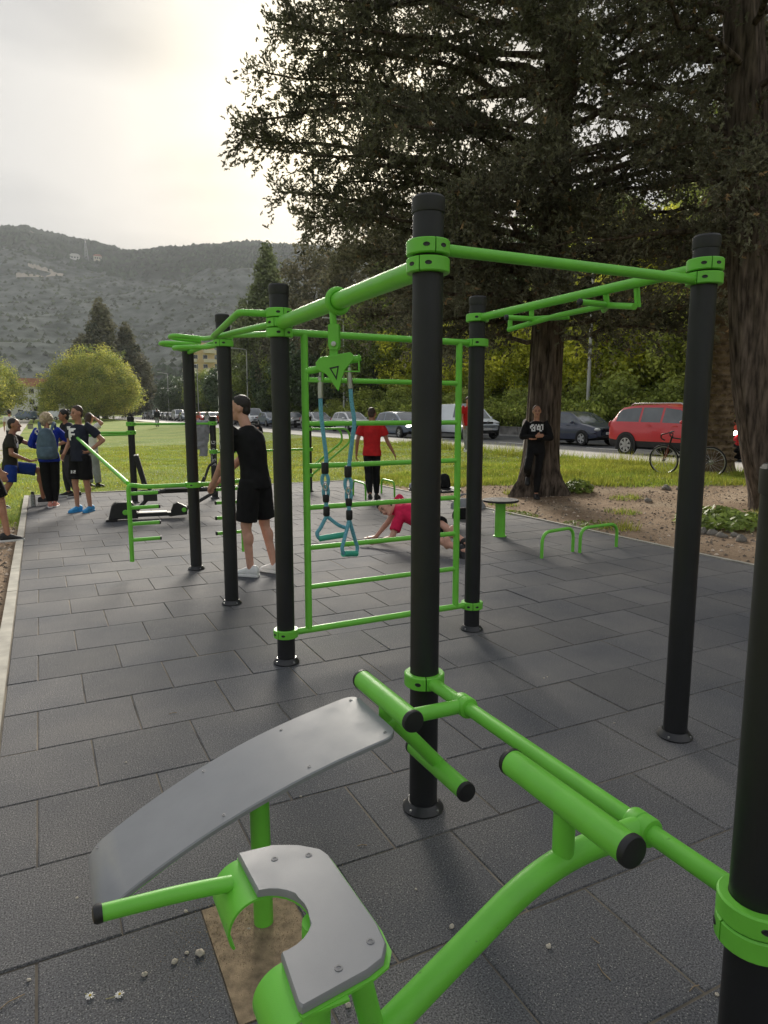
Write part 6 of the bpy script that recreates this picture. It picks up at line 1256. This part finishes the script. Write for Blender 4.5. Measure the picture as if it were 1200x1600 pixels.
NEAR = {3: 'pale olive bushy tree above the bicycle, right of the red car roof', 4: 'pale olive bushy tree with bare twigs directly above the red car roof', 5: 'yellow green bushy tree spreading behind the dark hatchback and the nearest lamp', 6: 'yellow green bushy tree right behind the big cypress trunk', 7: 'yellow green bushy tree above the white van beside the ladder post',
    8: 'yellow green bushy tree between ladder rail and tallest post, above the blue grey car', 9: 'yellow green bushy tree up and right of the head of the man in red', 10: 'yellow green bushy tree straight above the head of the man in red', 11: 'mid green leafy tree right behind the two blue slings', 12: 'dark glossy tree partly covered by the left blue sling', 13: 'dark glossy tree between the ladder rail and the left blue sling', 14: 'dark glossy tree seen between the ladder and the second tall post from it',
    16: 'mid green leafy tree just right of the hair of the man in black', 17: 'low dark glossy tree touching the hair of the man in black', 18: 'dark glossy tree rising over the hair of the man in black', 19: 'mid green leafy tree just right of the lettered tall post', 22: 'dark glossy tree low between the two leftmost tall posts', 23: 'dark glossy tree standing higher between the two leftmost tall posts', 26: 'mid green leafy tree just left of the leftmost tall post',
    29: 'dark glossy tree above the tiny walking figure', 32: 'dark glossy tree at the far end of the row beside the yellow green tree', 40: 'mid green tree high on the bank, left of the leaning right trunk', 41: 'yellow green tree high on the bank under the multi grip bar', 43: 'dark glossy tree high on the bank left of the big trunk', 60: 'mid green tree top high between the two cypress trunks', 69: 'mid green tree top highest of all between the two cypress trunks', 77: 'mid green tree top showing just left of the right cypress trunk'}
for i_, (k, u, v, s) in enumerate(seq): plant_tree(k, NEAR.get(i_, LBL[k]), P_(u, v), (s, s, s * r_.uniform(.9, 1.1)), r_.uniform(0, 6.28), G1)
# low bank shrubs right behind the wall
TREES['shrub'] = leafy(2.4, 1.9, .05, 60, 6000, .11, L_OLV, 31, 'dome', .04, ((.45, .55, .5), (1.3, 1.3, 1.1)), .26, .8)
NEARS = {6: 'low green shrub behind the red car near the bicycle', 7: 'low green shrub filling the gap between dark hatchback and red car', 8: 'low green shrub behind the roof of the dark hatchback', 9: 'low green shrub between the white van and the big trunk', 10: 'low green shrub just over the bonnet of the white van', 11: 'low green shrub over the roof of the white van', 14: 'low green shrub right of the head of the man in red', 15: 'low green shrub directly behind the head of the man in red', 17: 'low green shrub over the white hatchback beside the right sling'}
for i_, v in enumerate(np.arange(5, 70, 3.1)): plant_tree('shrub', NEARS.get(i_, 'low green shrub on the bank right behind the stone wall'), P_(27.6 + r_.normal(0, .3), v), r_.uniform(.7, 1.25), r_.uniform(0, 6), 'low shrubs behind the stone wall', 'shrub')
plant_tree('darkround', 'broad dark evergreen behind the road, under the big cypress crown', P_(34, 70), (1.1, 1.1, 1.02), .4, None, 'evergreen_tree'); plant_tree('darkround', 'dark evergreen rising behind the ladder and the blue slings', P_(36.5, 57), (.9, .9, .9), 2.2, None, 'evergreen_tree'); plant_tree('darkround', 'dark evergreen left of the broad one, over the tall ladder post', P_(33.5, 88), (1.0, 1.0, 1.14), 1, None, 'evergreen_tree')
plant_tree('tallcon', 'tall grey green conifer seen between the left posts of the frame', P_(31, 100), (1.05, 1.05, 1.02), 0, None, 'conifer_tree'); plant_tree('tallcon', 'tall grey green conifer just left of its taller neighbour', P_(32, 118), (.8, .8, .82), 2, None, 'conifer_tree')
TREES['redbud'] = leafy(7.5, 2.6, 2.0, 90, 6000, .13, M('pink_blossom', (.38, .13, .20), .7, .2, 1, spec=.2, attr='tint', transl=.3), 33, 'round', .14, ((.8, .8, .8), (1.3, 1.2, 1.2)), .2, .9); plant_tree('redbud', 'pink blossoming tree among the green ones left of the ladder', P_(34.5, 92), (.9, .9, 1.62), 0, None, 'blossom_tree')
plant_tree('yellow', 'round yellow green tree standing on the far lawn before the dark conifer', (-52.5, 126, -.1), 1.0, 0, None, 'lawn_tree'); plant_tree('yellow', 'yellow green tree at the left edge beside the path', (-63, 104, -.1), (.95, .95, .90), 2.0, None, 'lawn_tree'); plant_tree('yellow', 'smaller yellow green tree before the white house', (-73, 150, -.1), (.24, .24, .46), 1.0, None, 'lawn_tree')
plant_tree('darkcon', 'dark conifer with several tops behind the round yellow green tree', (-61.5, 152, -.1), (1.35, 1.35, 1.22), 0, None, 'conifer_tree'); plant_tree('darkcon', 'dark conifer joined to the right of the many topped one', (-57, 155, -.1), (1.2, 1.2, 1.0), 2.4, None, 'conifer_tree'); plant_tree('darkcon', 'lower dark conifer joined to the left of the many topped one', (-66.5, 154, -.1), (1.2, 1.2, .88), 4, None, 'conifer_tree')

# ---- grass, weeds, stones
L_GRS = M('grass_blade', (.26, .345, .06), .7, .2, .8, spec=.25, attr='tint', transl=.45)
def blades(n, usamp, vsamp, keep, h, w, seed):
    r = np.random.default_rng(seed); u = r.uniform(*usamp, n); v = r.uniform(*vsamp, n); x, y = u * UX - v * UY, u * UY + v * UX; k = keep(u, v, r) & (y > 2) & (np.abs(x) < .62 * y + 1); u, v, x, y = u[k], v[k], x[k], y[k]; n = len(x)
    z = ground_z(x, y); cl = .5 + .5 * np.sin(x * 1.7 + 2 * np.sin(y * 1.1)) * np.sin(y * 2.1 + x); hh = h * r.uniform(.45, 1.3, n) * (.6 + .8 * cl); a = r.uniform(0, 6.283, n); ww = w * r.uniform(.7, 1.4, n) * (1 + np.clip(y - 12, 0, 30) * .05)
    b = np.stack([x, y, z - .005], 1); q = np.stack([np.cos(a), np.sin(a), 0 * a], 1); ln = np.stack([np.cos(a + 1.5), np.sin(a + 1.5), 0 * a], 1) * (hh * r.uniform(.1, .9, n))[:, None]
    T = np.stack([b - q * ww[:, None], b + ln + np.stack([0 * a, 0 * a, hh], 1), b + q * ww[:, None]], 1).reshape(-1, 3); dry = r.random(n) < .10; t = r.uniform(.65, 1.5, n)
    return T, np.stack([t * np.where(dry, 2.0, 1 + .25 * cl), t * np.where(dry, 1.35, 1), t * np.where(dry, 1.6, .9)], 1)
grs = [blades(300000, (-14, 13.9), (14.9, 34), lambda u, v, r: r.random(len(u)) < np.clip(1.6 - (v - 14) / 18, .12, 1), .050, .0055, 1), blades(230000, (6.7, 13.9), (2, 15.5), lambda u, v, r: (r.random(len(u)) > dirt_mask(u, v) * 1.25 - .06 * r.random(len(u))) | ((np.sin(u * 3.1 + 1) * np.sin(v * 2.3 + u) > .80) & (r.random(len(u)) < .45) & (u < 10)), .105, .0055, 2), blades(60000, (-7, -.4), (2, 15), lambda u, v, r: r.random(len(u)) > dirt_mask(u, v) * 1.2, .055, .005, 3), blades(9000, (13.0, 13.95), (2, 26), lambda u, v, r: r.random(len(u)) > .2, .26, .005, 4)]
leaf_mesh('lawn_grass', np.concatenate([g[0] for g in grs]), None, L_GRS, np.concatenate([g[1] for g in grs]), 3, 'stuff')
r_ = np.random.default_rng(5); n = 5200; u, v = r_.uniform(-12, 13.8, n), 6 + 34 * r_.random(n) ** 1.3; k = ((v > 15) | (u > 6.8) ) & (r_.random(n) > dirt_mask(u, v) * 1.3); u, v = u[k], v[k]; x, y = u * UX - v * UY, u * UY + v * UX; P = np.stack([x, y, ground_z(x, y) + r_.uniform(.04, .09, len(x))], 1)
leaf_mesh('lawn_daisies', quads(P, np.tile([0, -.5, 1.], (len(P), 1)) + r_.normal(0, .3, (len(P), 3)), .013 * r_.uniform(.7, 1.3, len(P)), .013, r_), None, M('lawn_daisy', (.75, .75, .70), .8, .05, attr='tint'), np.ones((len(P), 3)), 4, 'stuff')
def weed(label, x, y, rad, n, h, leaf, seed, mat=None, tint=((.8, .9, .7), (1.8, 1.9, 1.2))):
    r = np.random.default_rng(seed); z = gz(x, y); a = r.uniform(0, 6.28, n); q = np.sqrt(r.random(n)) * rad; P = np.stack([q * np.cos(a), q * np.sin(a), r.uniform(.1, 1, n) * h * (1 - .6 * (q / rad) ** 2)], 1); t = thing('weed_plant', label, 'plant', (x, y, z)); c = r.uniform(0, 1, (n, 1))
    leaf_mesh('leaves', quads(P, np.stack([.5 * np.cos(a), .5 * np.sin(a), np.ones(n)], 1) + r.normal(0, .35, (n, 3)), leaf * r.uniform(.6, 1.3, n), leaf * .5, r), None, mat or L_MID, np.array(tint[0]) * (1 - c) + np.array(tint[1]) * c, 4, 'stuff', t); m = MB()
    for k in range(14): p = P[r.integers(n)]; m.tube([(p[0] * .3, p[1] * .3, -.01), p], .003, 4)
    obj('stems', m, L_GRSs, t, 60, False)['kind'] = 'stuff'; return t
L_GRSs = M('weed_stem', (.08, .12, .03), .8, .2)
weed('leafy green weed clump on the dirt beside the leaning right trunk', 4.75, 9.5, .62, 900, .26, .06, 1); weed('bright weed clump growing against the right side of the big trunk', 3.75, 13.15, .30, 500, .26, .05, 2); weed('small low weed patch by the mat edge left of the hoop bars', 2.05, 10.9, .45, 320, .07, .035, 3); weed('small low weed patch by the mat edge behind the hoop bars', 3.0, 9.9, .4, 260, .06, .03, 4)
ROCK = M('field_stone', (.24, .22, .19), .95, .25, 9, .8, 40, rnd=.15)
def rock_mesh(k):
    r = np.random.default_rng(k); me = MB().ball((0, 0, .35), (1, .75, .6), 10, 7).mesh('stone', ROCK, 50); V = np.array([q.co[:] for q in me.vertices]); V *= 1 + .16 * np.sin(V[:, [1, 2, 0]] * 3 + k); V += r.normal(0, .05, V.shape); me.vertices.foreach_set('co', V.astype(np.float32).ravel()); me.update(); return me
RM_ = [rock_mesh(k) for k in range(4)]
def stone(px, py, s, label, grp='loose stones on the dirt'):
    p = gpt(px, py); o = bpy.data.objects.new('stone', RM_[int(px) % 4]); COL.objects.link(o); o.location = (p[0], p[1], gz(p[0], p[1]) - .01); o.scale = (s, s, s); o.rotation_euler = (0, 0, px * .37); tag(o, label, 'stone', grp)
for px, py, s in ((1098, 832, .085), (1113, 834, .08), (1128, 838, .075), (1140, 832, .06), (1148, 838, .07), (1090, 826, .06), (1158, 845, .09), (1136, 826, .05), (1120, 828, .05)): stone(px, py, s, 'pale round stone in the little heap beside the right hand trunk', 'stones heaped by the right hand trunk')
stone(1012, 790, .075, 'dark lump of stone on the brown dirt right of the hoop bars'); stone(1040, 778, .10, 'broad flat grey stone half sunk at the edge of the grass'); stone(1062, 779, .075, 'smaller flat stone right of the broad one at the grass edge'); stone(804, 774, .10, 'pale upright stone at the foot of the big cypress trunk'); stone(924, 770, .06, 'small white stone at the edge of grass and dirt')
# gravel and litter strewn over the dirt
n = 15000; u, v = r_.uniform(6.75, 14, n), r_.uniform(3, 14, n); k = r_.random(n) < dirt_mask(u, v) ** 2; u2, v2 = r_.uniform(-1.7, -.4, 5000), r_.uniform(3.5, 11.6, 5000); u, v = np.r_[u[k], u2], np.r_[v[k], v2]; x, y = u * UX - v * UY, u * UY + v * UX; s = .007 + .024 * r_.random(len(x)) ** 4; C = np.stack([x, y, ground_z(x, y)], 1)
oc = np.array([[1, 0, .1], [0, .8, .1], [-1, 0, .1], [0, -.8, .1], [0, 0, .8]]); ro = r_.uniform(0, 6.28, len(x)); rot_ = np.stack([np.stack([np.cos(ro), -np.sin(ro), 0 * ro], 1), np.stack([np.sin(ro), np.cos(ro), 0 * ro], 1), np.stack([0 * ro, 0 * ro, 1 + 0 * ro], 1)], 1)
Q = C[:, None] + np.einsum('nij,kj->nki', rot_, oc) * s[:, None, None] * r_.uniform(.7, 1.3, (len(x), 5, 1)); T = np.concatenate([Q[:, [a_, b_, 4]] for a_, b_ in ((0, 1), (1, 2), (2, 3), (3, 0))], 1).reshape(-1, 3); tt = np.repeat((.45 + 2.0 * r_.random((len(x), 1)) ** 2.2) * np.ones(3), 4, 0)
leaf_mesh('gravel', T, None, M('loose_gravel', (.34, .28, .22), .95, .2, 20, spec=.1, attr='tint'), tt, 3, 'stuff')
# ================================================================== HAZE
hz_ = bpy.data.materials.new('thin_haze'); hz_.use_nodes = True; t = hz_.node_tree; t.nodes.clear(); o_ = t.nodes.new('ShaderNodeOutputMaterial'); pv = t.nodes.new('ShaderNodeVolumePrincipled')
pv.inputs['Color'].default_value = (.86, .90, .95, 1); pv.inputs['Density'].default_value = .00019; pv.inputs['Anisotropy'].default_value = .1; t.links.new(pv.outputs[0], o_.inputs['Volume'])
hb = obj('haze', MB().box((0, 0, 236), (6600, 6600, 484)), hz_, None, 0); tag(hb, kind='stuff')
